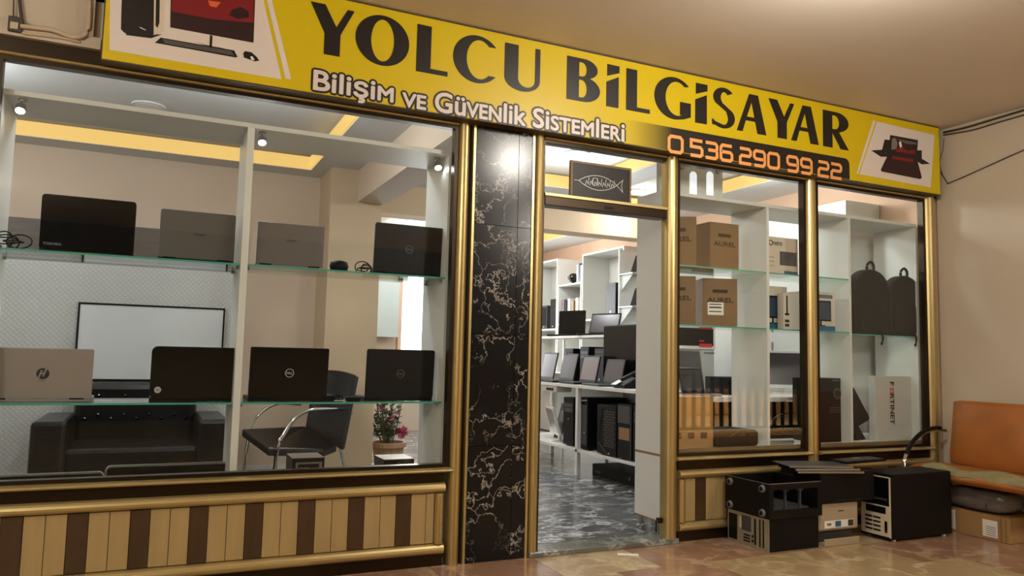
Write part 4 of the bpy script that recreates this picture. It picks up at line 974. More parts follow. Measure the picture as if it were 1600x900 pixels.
# black small computer, tilted touch screen and white network box on the case floor
a_, b_ = at(1277, 640, Y=0.15), at(1320, 640, Y=0.15); zt = at(1300, 591, Y=0.15).z
t = thing('mini_tower', 'black desktop computer with round port standing on the case floor', 'computer', ((a_.x + b_.x) / 2, 0.25, ZB_))
W, H = b_.x - a_.x, zt - ZB_
B(-W / 2, W / 2, -0.1, 0.14, 0, H).mk('case', 'black_plastic', t, bevel=0.006)
flat('lens_ring', ring(W * 0.22, H * 0.76, 0.028, 0.04), 'charcoal', t, 0.002, Matrix.Translation((0, -0.102, 0)) @ FACE); flat('lens', [ell(W * 0.22, H * 0.76, 0.027, 0.027, 20)], 'black_gloss', t, 0.001, Matrix.Translation((0, -0.102, 0)) @ FACE)
for k in range(3): B(-W * 0.05, W * 0.35, -0.1015, -0.1, H * (0.46 + 0.035 * k), H * (0.475 + 0.035 * k)).mk('vent', 'charcoal', t)
B(W * 0.05, W * 0.3, -0.1015, -0.1, H * 0.955, H * 0.975).mk('button', 'logo_grey', t)
a_ = at(1345, 688, Y=0.2)
t = thing('touch_terminal', 'black tilted touch-screen terminal beside the white network box', 'terminal', (a_.x + 0.005, 0.29, ZB_), math.radians(14))
mb = MB(); mb.m = Matrix.Translation((0.05, -0.03, 0.10)) @ Matrix.Rotation(math.radians(-14), 4, 'Y') @ Matrix.Rotation(math.radians(-22), 4, 'X')
mb.prism(rrect(0.34, 0.27, 0.012), -0.018, 0.018, 'y'); o = mb.mk('screen_housing', 'black_sat', t, bevel=0.004)
mb2 = MB(); mb2.m = mb.m; mb2.prism(rrect(0.30, 0.22, 0.004, y=0.025), -0.02, -0.018, 'y'); mb2.mk('screen', 'screen_off', t)
mb3 = MB(); mb3.m = mb.m; mb3.cyl((-0.09, -0.0185, 0.257), (-0.09, -0.0195, 0.257), 0.004, 8); mb3.mk('camera_dot', 'logo_silver', t)
MB().prism([(-0.08, 0.0), (0.12, 0.0), (0.06, 0.18), (0.02, 0.18)], -0.07, 0.07, 'x').mk('stand', 'black_plastic', t, bevel=0.006)
a_, b_ = at(1368, 640, Y=0.13), at(1437, 640, Y=0.13); zt = at(1400, 588, Y=0.13).z
W, H, D = b_.x - a_.x, zt - ZB_, 0.06
t = carton('network_box', 'white network appliance box standing on edge with vertical brand lettering', W, D, H, ((a_.x + b_.x) / 2, 0.16, ZB_), 0, 'box_grey')
fatten(face_text(t, 'F   RTINET', H * 0.66, 0.042, -W * 0.13, H * 0.58, D, 'sign_black', 0.0, rot=-PI / 2), 0.002)
for i in range(3):
    for j in range(3):
        if (i, j) != (1, 1): decal(t, -W * 0.13 - 0.021 + i * 0.0145, -W * 0.13 - 0.021 + i * 0.0145 + 0.012, H * 0.772 - 0.021 + j * 0.0145, H * 0.772 - 0.021 + j * 0.0145 + 0.012, 'red', D, 'logo_square', 0.0012)
tag(B(5.0, 5.32, 0.20, 0.40, ZB_, ZB_ + 0.03).mk('white_tray', 'white_plastic', bevel=0.003), 'flat white tray on the case floor under the white network box', 'tray'); bpy.data.objects['white_tray'].location.z = 0.0
# cardboard box and black bag on the floor of the case, left bay
t = carton('shipping_carton', 'plain brown carton on the case floor by the doorway', 0.36, 0.26, 0.33, (3.235, 0.25, ZB_), math.radians(-3), 'cardboard')
for k in range(3): decal(t, -0.12 + k * 0.1, -0.07 + k * 0.1, 0.06, 0.10, 'print_brown', 0.26)
decal(t, -0.18, 0.18, 0.325, 0.328, 'cardboard_dk', 0.26, 'seam')
t = thing('black_case', 'flat black carrying case lying on the case floor', 'case', (3.60, 0.22, ZB_))
MB().prism(rrect(0.36, 0.11, 0.03), -0.13, 0.13, 'y').mk('body', 'black_matte', t, bevel=0.01); MB().tube(smooth_path([Vector((-0.06, -0.135, 0.07)), Vector((0, -0.15, 0.10)), Vector((0.06, -0.135, 0.07))], 5), 0.007, 6).mk('handle', 'black_plastic', t)
t = thing('standin_curve', 'made-up black curved tube with steel plug on the case floor', 'cable', (4.0, 0.22, ZB_))  # tube put in for a dark curve treated as a reflection
MB().tube(smooth_path([Vector((-0.12, -0.06, 0.02)), Vector((-0.08, -0.06, 0.08)), Vector((0.0, -0.05, 0.17)), Vector((0.12, -0.02, 0.19)), Vector((0.16, 0.02, 0.05))], 6), 0.012, 8).mk('curved_tube', 'black_plastic', t, smooth=True)
MB().cyl((-0.10, -0.10, 0.016), (0.12, -0.10, 0.016), 0.014, 12).mk('rod', 'steel', t)

# ================================================================== BEHIND THE RIGHT CASE
def desk(name, label, x0, x1, y0, y1, zt, m_='melamine', zl=None):
    t = thing(name, label, 'table', ((x0 + x1) / 2, (y0 + y1) / 2, 0.02))
    B(x0, x1, y0, y1, zt - 0.03, zt).mk('table_top', m_, t, bevel=0.002, world=True)
    for x in (x0, x1 - 0.035):
        for y in (y0, y1 - 0.035): B(x, x + 0.035, y, y + 0.035, 0.02, zt - 0.03).mk('leg', 'white_plastic', t, world=True)
    return t
desk('side_table', 'white table with monitors behind the right display case', 3.62, 5.05, 0.52, 1.15, 0.86)
B(3.66, 5.0, 0.58, 0.60, 0.05, 0.82).mk('added_dark_panel', 'black_sat', bpy.data.objects['side_table'], world=True)  # dark sheet added to keep the space below dim behind the reflection
def monitor(label, W, H, p, rz, tilt, frame, scr, lift=0.08, back=None, t_=0.03, group=None):
    t = thing('monitor', label, 'monitor', p, rz, group)
    mb = MB(); mb.m = Matrix.Translation((0, 0, lift)) @ Matrix.Rotation(math.radians(-tilt), 4, 'X')
    mb.prism(rrect(W, H, 0.008), 0, t_, 'y'); h = mb.mk('housing', frame, t, bevel=0.003)
    mb2 = MB(); mb2.m = mb.m; mb2.prism(rrect(W - 0.036, H - 0.05, 0.002, y=0.03), -0.0015, 0, 'y'); mb2.mk('screen', scr, h)
    B(-0.03, 0.03, 0.03, 0.06, 0.0, lift + H * 0.45).mk('neck', frame, t, bevel=0.004); MB().prism(rrect(0.2, 0.16, 0.03, y=-0.05), 0, 0.012, 'z').mk('foot', frame, t)
    return t
monitor('silver-framed monitor on the white table behind the case', 0.42, 0.30, (3.86, 0.93, 0.86), 0.35, 8, 'silver', 'screen_grey', 0.06)
monitor('white-bottomed monitor at the right on the table behind the case', 0.40, 0.32, (4.84, 0.95, 0.86), -0.35, 10, 'white_plastic', 'screen_grey', 0.05)
laptop('small open laptop on the white table behind the case', 0.30, 0.20, 0.16, 'silver', 'silver', (3.72, 0.72, 0.86), PI + 0.3, 14, None, 'laptops on tables', 'screen_grey')
t = thing('desktop_unit', 'flat black desktop computer with white arc mark behind the case', 'computer', (4.27, 0.9, 0.86))
B(-0.17, 0.17, -0.1, 0.15, 0, 0.14).mk('case', 'black_sat', t, bevel=0.005); MB().tube([(0.11 + 0.03 * math.cos(k * PI / 8), -0.102, 0.07 + 0.045 * math.sin(k * PI / 8)) for k in range(4, 13)], 0.003, 5).mk('arc_mark', 'logo_silver', t); B(-0.15, 0.15, -0.101, -0.1, 0.12, 0.126).mk('drive_slot', 'charcoal', t)
# poster with red captions on a white partition
pa = thing('partition', 'white partition panel carrying the red and black poster', 'partition', (4.6, 2.0, 0.02))
B(4.28, 5.0, 2.02, 2.06, 0.02, 2.1).mk('panel', 'box_grey', pa, world=True)
for k in range(4): B(4.88, 5.0, 2.012, 2.02, 0.2 + k * 0.5, 0.205 + k * 0.5).mk('joint', 'charcoal', pa, world=True)
px0, px1 = 4.30, at(1119, 520, Y=2.0).x; pz1, pz0 = at(1090, 500, Y=2.0).z, at(1119, 546, Y=2.0).z
ps_ = thing('poster', 'black poster with red captions in a white border on the partition', 'poster', ((px0 + px1) / 2, 2.018, pz0))
B(px0, px1, 2.012, 2.0195, pz0, pz1 + 0.2).mk('border', 'label_white', ps_, world=True); B(px0 + 0.02, px1 - 0.025, 2.010, 2.012, pz0 + 0.03, pz1 + 0.18).mk('black_field', 'black_sat', ps_, world=True)
for (u, v, w_, h_) in ((0.72, 0.04, 0.22, 0.07), (0.72, 0.62, 0.22, 0.05), (0.72, 0.42, 0.1, 0.03), (0.4, 0.42, 0.1, 0.03), (0.1, 0.42, 0.1, 0.03), (0.4, 0.62, 0.12, 0.03), (0.1, 0.62, 0.12, 0.03), (0.72, 0.15, 0.08, 0.03)):
    W, H = px1 - px0, pz1 - pz0 + 0.2; B(px0 + u * W, px0 + (u + w_) * W, 2.008, 2.010, pz0 + v * H, pz0 + (v + h_) * H).mk('caption', 'red', ps_, world=True)
# white wall cupboards on the right wall
def cupboard(label, x0, x1, y0, y1, z0, z1, n=1):
    t = thing('wall_cupboard', label, 'cupboard', ((x0 + x1) / 2, (y0 + y1) / 2, z0), 0, 'white cupboards along the right wall')
    B(x0 + 0.02, x1, y0, y1, z0, z1).mk('carcass', 'melamine', t, world=True)
    for k in range(n):
        a_ = y0 + (y1 - y0) * k / n; b_ = y0 + (y1 - y0) * (k + 1) / n
        d = B(x0, x0 + 0.018, a_ + 0.002, b_ - 0.002, z0 + 0.002, z1 - 0.002).mk('door', 'melamine', t, world=True)
        h = B(x0 - 0.012, x0, b_ - 0.05, b_ - 0.038, (z0 + z1) / 2 - 0.06, (z0 + z1) / 2 + 0.06).mk('handle', 'steel', None); h.parent = d; h.location = tuple(-t.location)
cupboard('tall white cupboard on the right wall behind the black bags', 5.10, 5.49, 0.50, 0.92, 0.03, 2.47)
cupboard('tall white cupboard on the right wall behind the white divider', 5.20, 5.49, 0.96, 1.48, 0.03, 2.47)

# ================================================================== SEEN THROUGH THE DOORWAY
# two-level white rack
rk = thing('rack', 'long white metal rack with laptops on top and towers below', 'rack', (4.0, 2.4, 0.02))
B(3.70, 4.25, 0.98 + 0.22, 3.95, 0.835, 0.862).mk('top_shelf', 'white_plastic', rk, world=True); B(3.70, 4.25, 1.2, 3.95, 0.235, 0.258).mk('lower_shelf', 'white_plastic', rk, world=True)
for y in (1.22, 2.42, 3.90):
    for x in (3.70, 4.21): B(x, x + 0.04, y, y + 0.04, 0.02, 0.835).mk('upright', 'white_plastic', rk, world=True)
B(4.24, 4.25, 1.2, 3.95, 0.30, 0.80).mk('back_panel', 'frosted', rk, world=True)
rk2 = thing('rack', 'taller white rack behind the first carrying two open black laptops', 'rack', (4.55, 3.2, 0.02))
B(4.30, 4.75, 2.2, 4.6, 1.345, 1.37).mk('top_shelf', 'white_plastic', rk2, world=True); B(4.30, 4.75, 2.2, 4.6, 0.80, 0.825).mk('middle_shelf', 'white_plastic', rk2, world=True)
for y in (2.22, 2.85, 4.55):
    for x in (4.30, 4.71): B(x, x + 0.025, y, y + 0.025, 0.02, 1.345).mk('upright', 'white_plastic', rk2, world=True)
ZR = 0.8635
def rack_lap(label, pl, pr, ptop, X, base, scr, lean=12, rz=-PI / 2 + 0.0, z=ZR, pbot=590):
    a_, b_ = at(pl, (ptop + pbot) / 2, X=X), at(pr, (ptop + pbot) / 2, X=X)
    W = abs(a_.y - b_.y); H = max(0.18, (at((pl + pr) / 2, ptop, X=X).z - z))
    # local +y (the keyboard side) turns to -x, towards the aisle
    return laptop(label, min(W, 0.40) * (0.9 if z < 1 else 1.0), min(H, 0.30), 0.24, 'black_sat', base, (X, (a_.y + b_.y) / 2, z), PI / 2 + (0.4 if z > 1 else -0.06), lean, None, 'laptops on the racks', scr)
rack_lap('open grey laptop on the rack nearest the left door post', 840, 870, 551, 3.99, 'charcoal', 'screen_grey')
rack_lap('second open laptop on the rack from the left door post', 872, 900, 554, 3.99, 'black_sat', 'screen_grey')
rack_lap('third open laptop on the rack from the left door post', 902, 936, 557, 3.99, 'black_sat', 'screen_rose')
rack_lap('open laptop on the rack before the large dark monitor', 938, 977, 563, 3.99, 'charcoal', 'screen_grey')
rack_lap('glossy open black laptop on the upper rack at left', 872, 917, 486, 4.56, 'black_sat', 'screen_off', lean=2, z=1.3715, pbot=520)
rack_lap('tilted open black laptop on the upper rack at right', 921, 966, 490, 4.56, 'black_sat', 'screen_grey', lean=16, z=1.3715, pbot=520)
t = thing('large_monitor', 'large dark monitor standing on the rack beside the white cabinet end', 'monitor', (4.14, 2.20, ZR), PI / 2)
zt = at(960, 508, X=4.1).z - ZR
MB().prism(rrect(0.90, zt - 0.05, 0.01, y=0.05), -0.02, 0.02, 'y').mk('housing', 'black_sat', t, bevel=0.004); B(-0.44, 0.44, 0.02, 0.0215, 0.07, zt - 0.015).mk('screen', 'screen_off', t); MB().prism(rrect(0.3, 0.18, 0.02, y=-0.09), 0, 0.015, 'z').mk('foot', 'black_plastic', t); B(-0.05, 0.05, -0.02, 0.02, 0.01, 0.06).mk('neck', 'black_plastic', t)
# desk telephone
p_ = at(980, 597, X=3.88)
t = thing('desk_phone', 'black desk telephone with white panel at the near end of the rack', 'telephone', (3.86, p_.y - 0.02, ZR), PI / 2)
MB().prism([(-0.08, 0), (0.08, 0), (0.08, 0.03), (-0.06, 0.10)], -0.09, 0.09, 'x').mk('body', 'black_plastic', t, bevel=0.004); mb = MB().prism(rrect(0.05, 0.2, 0.02, y=-0.1), 0.0, 0.03, 'z'); o = mb.mk('handset', 'black_sat', t, bevel=0.006); o.location = (-0.06, 0.0, 0.10); o.rotation_euler = (-0.4, 0, 0); B(0.0, 0.08, 0.0, 0.09, 0.075, 0.079).mk('key_panel', 'white_plastic', t).rotation_euler = (-0.45, 0, 0)
# towers
def tower(label, W, H, D, p, rz=0.0, style=0, group='black computer towers', body='black_sat', front='black_plastic'):
    """front faces local -y"""
    t = thing('computer_tower', label, 'computer', p, rz, group)
    B(-W / 2, W / 2, -D / 2 + 0.02, D / 2, 0.012, H).mk('case', body, t, bevel=0.004)
    f = MB().prism(rrect(W, H - 0.012, 0.012, y=0.012), -D / 2, -D / 2 + 0.02, 'y').mk('front_panel', front, t, bevel=0.004)
    def on(x0, x1, z0, z1, m_, n, d=0.002): return B(x0, x1, -D / 2 - d, -D / 2, z0, z1).mk(n, m_, f)
    if style == 0:
        for k in range(2): on(-W * 0.4, W * 0.4, H * (0.80 - 0.1 * k), H * (0.88 - 0.1 * k), 'charcoal', 'drive_bay')
        on(-0.008, 0.008, H * 0.55, H * 0.57, 'logo_silver', 'power_button')
    elif style == 1:
        on(-W * 0.42, W * 0.42, H * 0.9, H * 0.915, 'charcoal', 'seam_line'); on(-W * 0.42, W * 0.42, H * 0.8, H * 0.805, 'charcoal', 'seam_line')
        flat('badge', ring(0.0, H * 0.17, 0.008, 0.014), 'logo_silver', f, 0.001, Matrix.Translation((0, -D / 2 - 0.001, 0)) @ FACE)
    elif style == 2:
        for r_ in range(14):
            for c_ in range(5):
                x = -W * 0.1 + c_ * W * 0.11 + (r_ % 2) * W * 0.05; z = H * (0.2 + 0.052 * r_)
                B(x - W * 0.035, x + W * 0.035, -D / 2 - 0.002, -D / 2, z - H * 0.018, z + H * 0.018).mk('mesh_hole', 'charcoal', f)
        MB().tube([(-W * 0.22, -D / 2 - 0.002, H * 0.95), (-W * 0.42, -D / 2 - 0.002, H * 0.35), (-W * 0.42, -D / 2 - 0.002, H * 0.25), (W * 0.05, -D / 2 - 0.002, H * 0.03)], 0.004, 5).mk('trim_line', 'charcoal', f)
        on(W * 0.1, W * 0.16, H * 0.04, H * 0.07, 'logo_silver', 'badge')
    elif style == 3:
        on(-W * 0.46, W * 0.40, H * 0.66, H * 0.97, 'charcoal', 'bay_door', 0.006); on(-W * 0.40, W * 0.36, H * 0.36, H * 0.58, 'wood_edge', 'amber_panel'); on(W * 0.42, W * 0.48, H * 0.02, H * 0.96, 'charcoal', 'side_line')
    elif style == 4:
        MB().tube(smooth_path([Vector((-W * 0.45, -D / 2, H * 0.93)), Vector((-W * 0.2, -D / 2 - 0.01, H * 0.90)), Vector((0, -D / 2 - 0.012, H * 0.94)), Vector((W * 0.4, -D / 2, H * 0.95))], 4), 0.006, 6).mk('crest', 'steel', f); on(W * 0.1, W * 0.2, H * 0.32, H * 0.345, 'logo_silver', 'badge'); on(-W * 0.4, W * 0.4, H * 0.10, H * 0.86, 'charcoal', 'grille', 0.001)
    for sx in (-1, 1):
        for sy in (-1, 1): B(sx * W * 0.36 - 0.012, sx * W * 0.36 + 0.012, sy * D * 0.38 - 0.015, sy * D * 0.38 + 0.015, 0, 0.012).mk('foot', 'black_matte', t)
    return t
def tower_px(label, pl, pr, ptop, X, style, z=0.2585, D=0.40, W=None, gap=0.0):
    a_, b_ = at(pl, 660, X=X), at(pr, 660, X=X); zt = at((pl + pr) / 2, ptop, X=X).z
    return tower(label, W or abs(a_.y - b_.y), zt - z, D, (X + D / 2, (a_.y + b_.y) / 2, z), -PI / 2, style)
tower_px('slim black tower beside the rack upright', 880, 896, 621, 3.76, 0, D=0.42)
tower_px('black tower with curved silver crest right of the rack upright', 904, 918, 621, 3.74, 4, D=0.44)
tower_px('black tower with honeycomb front on the lower rack shelf', 933, 963, 633, 3.72, 2, D=0.44)
tower_px('black tower with grey bay door at the near end of the lower shelf', 965, 987, 632, 3.72, 3, D=0.44)
tower_px('black tower half hidden behind the white cabinet end', 989, 1004, 634, 3.72, 0, D=0.44)
t = monitor('white-framed tilted monitor on the lower rack shelf by the left door post', 0.40, 0.30, (3.86, 3.15, 0.2585), -PI / 2 - 0.3, -16, 'white_plastic', 'screen_rose', 0.06)
p_ = at(868, 660, X=3.95)
t = thing('leaning_panel', 'dark computer side panel leaning on the lower rack shelf', 'panel', (3.98, p_.y, 0.2585), PI / 2); mb = MB(); mb.m = Matrix.Rotation(0.25, 4, 'X'); mb.box(-0.08, 0.08, 0, 0.01, 0.003, 0.38); mb.mk('sheet', 'black_matte', t); mb = MB(); mb.m = Matrix.Rotation(0.25, 4, 'X'); mb.box(-0.05, 0.05, 0.01, 0.013, 0.05, 0.3); mb.mk('vent_plate', 'charcoal', t)
t = thing('white_router', 'small white open device hanging under the rack top', 'device', (3.80, 3.05, 0.60)); B(-0.08, 0.1, -0.16, 0.16, 0.17, 0.234).mk('shell', 'white_plastic', t, bevel=0.01); B(-0.085, -0.08, -0.1, 0.05, 0.185, 0.21).mk('slot', 'black_matte', t)
a_ = at(968, 748, Z=0.02)
t = thing('recorder_box', 'flat black recorder box on the shop floor under the rack', 'recorder', (4.02, 2.1, 0.02)); B(-0.16, 0.2, -0.42, 0.3, 0.0, 0.105).mk('case', 'black_sat', t, bevel=0.004); B(-0.162, -0.16, -0.34, -0.32, 0.04, 0.07).mk('button', 'logo_grey', t); B(-0.162, -0.16, 0.15, 0.25, 0.03, 0.05).mk('port', 'charcoal', t)
# things on the middle level of the second rack
t = tower('black tower with round fans on the middle level of the rear rack', 0.2, 0.40, 0.36, (4.52, 3.75, 0.8265), -PI / 2, 0)
for k in range(2): MB().tube([(0.08 * math.cos(q * PI / 8), -0.185, 0.11 + k * 0.17 + 0.08 * math.sin(q * PI / 8)) for q in range(17)], 0.005, 5, cap=False).mk('fan_ring', 'screen_blue', t)
tower('black tower with silver button on the middle level of the rear rack', 0.19, 0.42, 0.36, (4.52, 3.40, 0.8265), -PI / 2, 0)
tower('black tower with two drive bays at the near middle of the rear rack', 0.2, 0.40, 0.36, (4.52, 3.08, 0.8265), -PI / 2, 1)
# white wall shelves on the right wall
def cube_unit(label, y0, y1, z0, z1, shelves, x0=5.08, x1=5.49, back=True):
    t = thing('wall_shelf', label, 'shelf', (x1, (y0 + y1) / 2, z0), 0, 'white wall shelf units')
    th = 0.022
    B(x0, x1, y0, y0 + th, z0, z1).mk('side', 'melamine', t, world=True); B(x0, x1, y1 - th, y1, z0, z1).mk('side', 'melamine', t, world=True)
    B(x0, x1, y0 + th, y1 - th, z1 - th, z1).mk('top', 'melamine', t, world=True); B(x0, x1, y0 + th, y1 - th, z0, z0 + th).mk('bottom', 'melamine', t, world=True)
    for z in shelves: B(x0, x1, y0 + th, y1 - th, z - th, z).mk('shelf_board', 'melamine', t, world=True)
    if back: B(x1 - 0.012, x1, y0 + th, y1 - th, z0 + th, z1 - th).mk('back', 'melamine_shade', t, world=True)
    return t
cube_unit('large white shelf cube holding a computer tower', 3.76, 4.75, 0.9, 2.48, [1.62])
cube_unit('low white shelf cube between the two larger cubes', 4.77, 5.42, 0.9, 2.12, [1.58])
cube_unit('far white shelf cube holding two black speakers', 5.44, 6.4, 0.9, 2.50, [1.52])
b_ = at(975, 450, X=5.06)
tower('black and white tower standing in the large shelf cube', 0.22, 0.43, 0.36, (5.27, 4.06, 1.6215), -PI / 2, 1, front='navy_panel')
t = thing('flat_monitor', 'narrow dark monitor edge beside the tower in the shelf cube', 'monitor', (5.2, 3.86, 1.6215), -PI / 2 - 0.9); MB().prism(rrect(0.12, 0.36, 0.01), -0.02, 0.02, 'y').mk('housing', 'black_sat', t, bevel=0.003); B(-0.05, 0.05, -0.022, -0.02, 0.05, 0.34).mk('screen', 'screen_off', t)
for lb, yy, hh in (('black upright speaker in the far shelf cube', 5.62, 0.42), ('grey upright speaker in the far shelf cube', 5.9, 0.34)):
    t = thing('speaker', lb, 'speaker', (5.22, yy, 1.5215), -PI / 2, 'speakers in the shelf cube'); B(-0.09, 0.09, -0.1, 0.1, 0, hh).mk('cabinet', 'black_sat' if 'black' in lb else 'charcoal', t, bevel=0.006); B(-0.075, 0.075, -0.104, -0.1, 0.05, hh - 0.03).mk('grille', 'black_matte', t); B(-0.01, 0.01, -0.106, -0.104, 0.025, 0.04).mk('badge', 'logo_silver', t)
t = thing('security_camera', 'round black security camera standing on the low shelf cube', 'camera', (5.16, 5.12, 2.1205)); MB().lathe([(0.02, 0.0), (0.045, 0.006), (0.02, 0.02)], 16).mk('base', 'black_plastic', t); MB().lathe([(0.01, 0.02), (0.05, 0.035), (0.072, 0.085), (0.05, 0.135), (0.01, 0.15)], 18).mk('ball', 'black_gloss', t, smooth=True); MB().cyl((-0.06, 0, 0.085), (-0.076, 0, 0.085), 0.03, 14).mk('lens', 'charcoal', t)
for k, (yy, mm, hh) in enumerate(((4.93, 'label_white', 0.24), (4.88, 'screen_blue', 0.26), (4.83, 'label_white', 0.23))):
    tag(B(-0.09, 0.09, -0.02, 0.02, 0, hh).mk('book', mm, bevel=0.002), ['white book left of the blue one on the low shelf cube', 'blue book on the low shelf cube', 'white book right of the blue one on the low shelf cube'][k], 'book', 'books on the low shelf cube'); o = bpy.context.scene.objects[-1] if False else [q for q in bpy.data.objects if q.name.startswith('book')][-1]; o.location = (5.2, yy, 2.1205)
for k, (yy, mm, lb) in enumerate(((5.34, 'screen_rose', 'rose binder'), (5.26, 'black_sat', 'black binder'), (5.17, 'label_white', 'white binder'), (5.07, 'lip_wood', 'tan binder'), (4.95, 'label_white', 'pale binder'))):
    t = thing('binder', lb + ' standing in the low shelf cube', 'binder', (5.25, yy, 1.5815), 0, 'binders in the shelf cube'); B(-0.13, 0.13, -0.032, 0.032, 0, 0.34 - 0.03 * (k % 2)).mk('cover', mm, t, bevel=0.002); MB().cyl((-0.132, 0, 0.09), (-0.130, 0, 0.09), 0.014, 12).mk('finger_hole', 'steel', t)
# bracket shelves with small devices on the cupboard side
t = thing('bracket_panel', 'white panel with two small bracket shelves seen beside the cabinet end', 'shelf', (5.3, 3.5, 1.0))
B(4.98, 5.49, 3.70, 3.72, 0.9, 2.42).mk('panel', 'melamine', t, world=True)
for z in (1.72, 2.11): B(4.98, 5.25, 3.42, 3.70, z, z + 0.015).mk('bracket_shelf', 'steel', t, world=True); MB().prism([(3.44, z), (3.70, z), (3.70, z - 0.2)], 5.0, 5.012, 'x').mk('bracket', 'frosted', t, world=True)
for z, lb in ((1.7355, 'black tablet leaning on the lower bracket shelf'), (2.1255, 'black tablet leaning on the upper bracket shelf')):
    t = thing('tablet', lb, 'tablet', (5.08, 3.55, z), -PI / 2 - 0.2, 'tablets on bracket shelves'); mb = MB(); mb.m = Matrix.Rotation(-0.3, 4, 'X'); mb.prism(rrect(0.22, 0.24, 0.01), 0, 0.012, 'y'); mb.mk('body', 'charcoal', t); mb = MB(); mb.m = Matrix.Rotation(-0.3, 4, 'X'); mb.prism(rrect(0.19, 0.21, 0.004, y=0.015), -0.001, 0, 'y'); mb.mk('screen', 'screen_off', t)

# ================================================================== HEAP OF OLD COMPUTERS OUTSIDE
def hollow_case(label, x0, x1, y0, y1, z0, z1, kind):
    t = thing('computer_case', label, 'computer case', ((x0 + x1) / 2, (y0 + y1) / 2, z0), 0, 'old computer cases outside')
    W, D, H = x1 - x0, y1 - y0, z1 - z0; th = 0.008; w2, d2 = W / 2, D / 2
    if kind == 'open':
        # side panel missing (top open) and wide front opening; feet plate turned to the left
        B(-w2, -w2 + th, -d2, d2, 0, H).mk('feet_plate', 'black_matte', t, bevel=0.002)
        B(w2 - th, w2, -d2, d2, 0, H).mk('far_plate', 'black_matte', t); B(-w2 + th, w2 - th, -d2, d2, 0, th).mk('side_plate', 'black_matte', t); B(-w2 + th, w2 - th, d2 - th, d2, th, H).mk('back_plate', 'black_matte', t)
        fr = 0.026
        B(-w2 + th, w2 - th, -d2, -d2 + 0.03, th, 0.045).mk('front_frame', 'black_plastic', t); B(-w2 + th, w2 - th, -d2, -d2 + 0.03, H - 0.035, H).mk('front_frame', 'black_plastic', t)
        for x in (-w2 + th, w2 - 0.035): B(x, x + fr, -d2, -d2 + 0.03, 0.045, H - 0.035).mk('front_frame', 'black_plastic', t)
        for x in (-w2 + W * 0.36, -w2 + W * 0.64): B(x, x + 0.012, -d2 + 0.03, -d2 + 0.045, th, H - 0.03).mk('drive_post', 'charcoal', t); B(x - 0.014, x + 0.026, -d2 + 0.026, -d2 + 0.046, H - 0.05, H - 0.038).mk('post_head', 'charcoal', t)
        B(-w2 + 0.04, w2 - 0.06, -d2 + 0.05, d2 - 0.06, th, 0.05).mk('drive_cage', 'charcoal', t)
        B(-w2 + th, w2 - th, -d2, -d2 + 0.004, H, H + 0.003).mk('rim', 'steel', t); B(-w2, -w2 + 0.004, -d2, d2, H, H + 0.003).mk('rim', 'steel', t)
        for y in (-d2 + 0.055, d2 - 0.05):
            for z in (0.03, H - 0.032):
                f = MB().tube([(-w2, y, z), (-w2 - 0.014, y, z)], [0.024, 0.020], 18).mk('foot', 'rubber', t); q = MB().cyl((-w2 - 0.0135, y, z), (-w2 - 0.0150, y, z), 0.013, 14).mk('foot_hole', 'black_matte', f)
    else:
        B(-w2 + 0.003, w2, -d2, d2, 0, H).mk('shell', 'black_matte', t, bevel=0.003)
        rp = B(-w2 - 0.001, -w2 + 0.003, -d2, d2, 0.0, H).mk('rear_plate', 'steel_dull', t)
        def cut(y0_, y1_, z0_, z1_, m_='black_matte', n='cutout', dx=0.0025): return B(-w2 - dx, -w2 - 0.001, d2 - D * y1_, d2 - D * y0_, H * z0_, H * z1_).mk(n, m_, rp)
        cut(0.03, 0.24, 0.08, 0.88); cut(0.36, 0.58, 0.45, 0.92, 'charcoal', 'fan_hole'); cut(0.30, 0.34, 0.5, 0.85, 'offwhite', 'socket'); cut(0.66, 0.70, 0.10, 0.90); cut(0.78, 0.81, 0.08, 0.92, n='slot'); cut(0.86, 0.89, 0.08, 0.92, n='slot')
        for k in range(3): cut(0.40, 0.56, 0.12 + k * 0.09, 0.17 + k * 0.09, n='port')
        for k in range(2): cut(0.60, 0.64, 0.15 + k * 0.14, 0.24 + k * 0.14, n='port')
        for sx in (-1, 1):
            for sy in (-1, 1): pass
    return t
hollow_case('closed black computer case lying on the floor with steel rear plate', 3.385, 3.785, -0.42, -0.06, 0.001, 0.195, 'closed')
zc_ = 0.196
hollow_case('gutted black computer case with round feet lying on the closed one', 3.37, 3.795, -0.44, -0.05, zc_, zc_ + 0.205, 'open')
# another dark case behind
t = thing('computer_case', 'dark computer case behind the gutted one against the dado', 'computer case', (4.0, -0.16, 0.001), 0, 'old computer cases outside')
B(-0.17, 0.2, -0.02, 0.1, 0, 0.44).mk('shell', 'black_matte', t, bevel=0.004); B(-0.172, -0.17, -0.01, 0.08, 0.05, 0.4).mk('side_panel', 'charcoal', t)
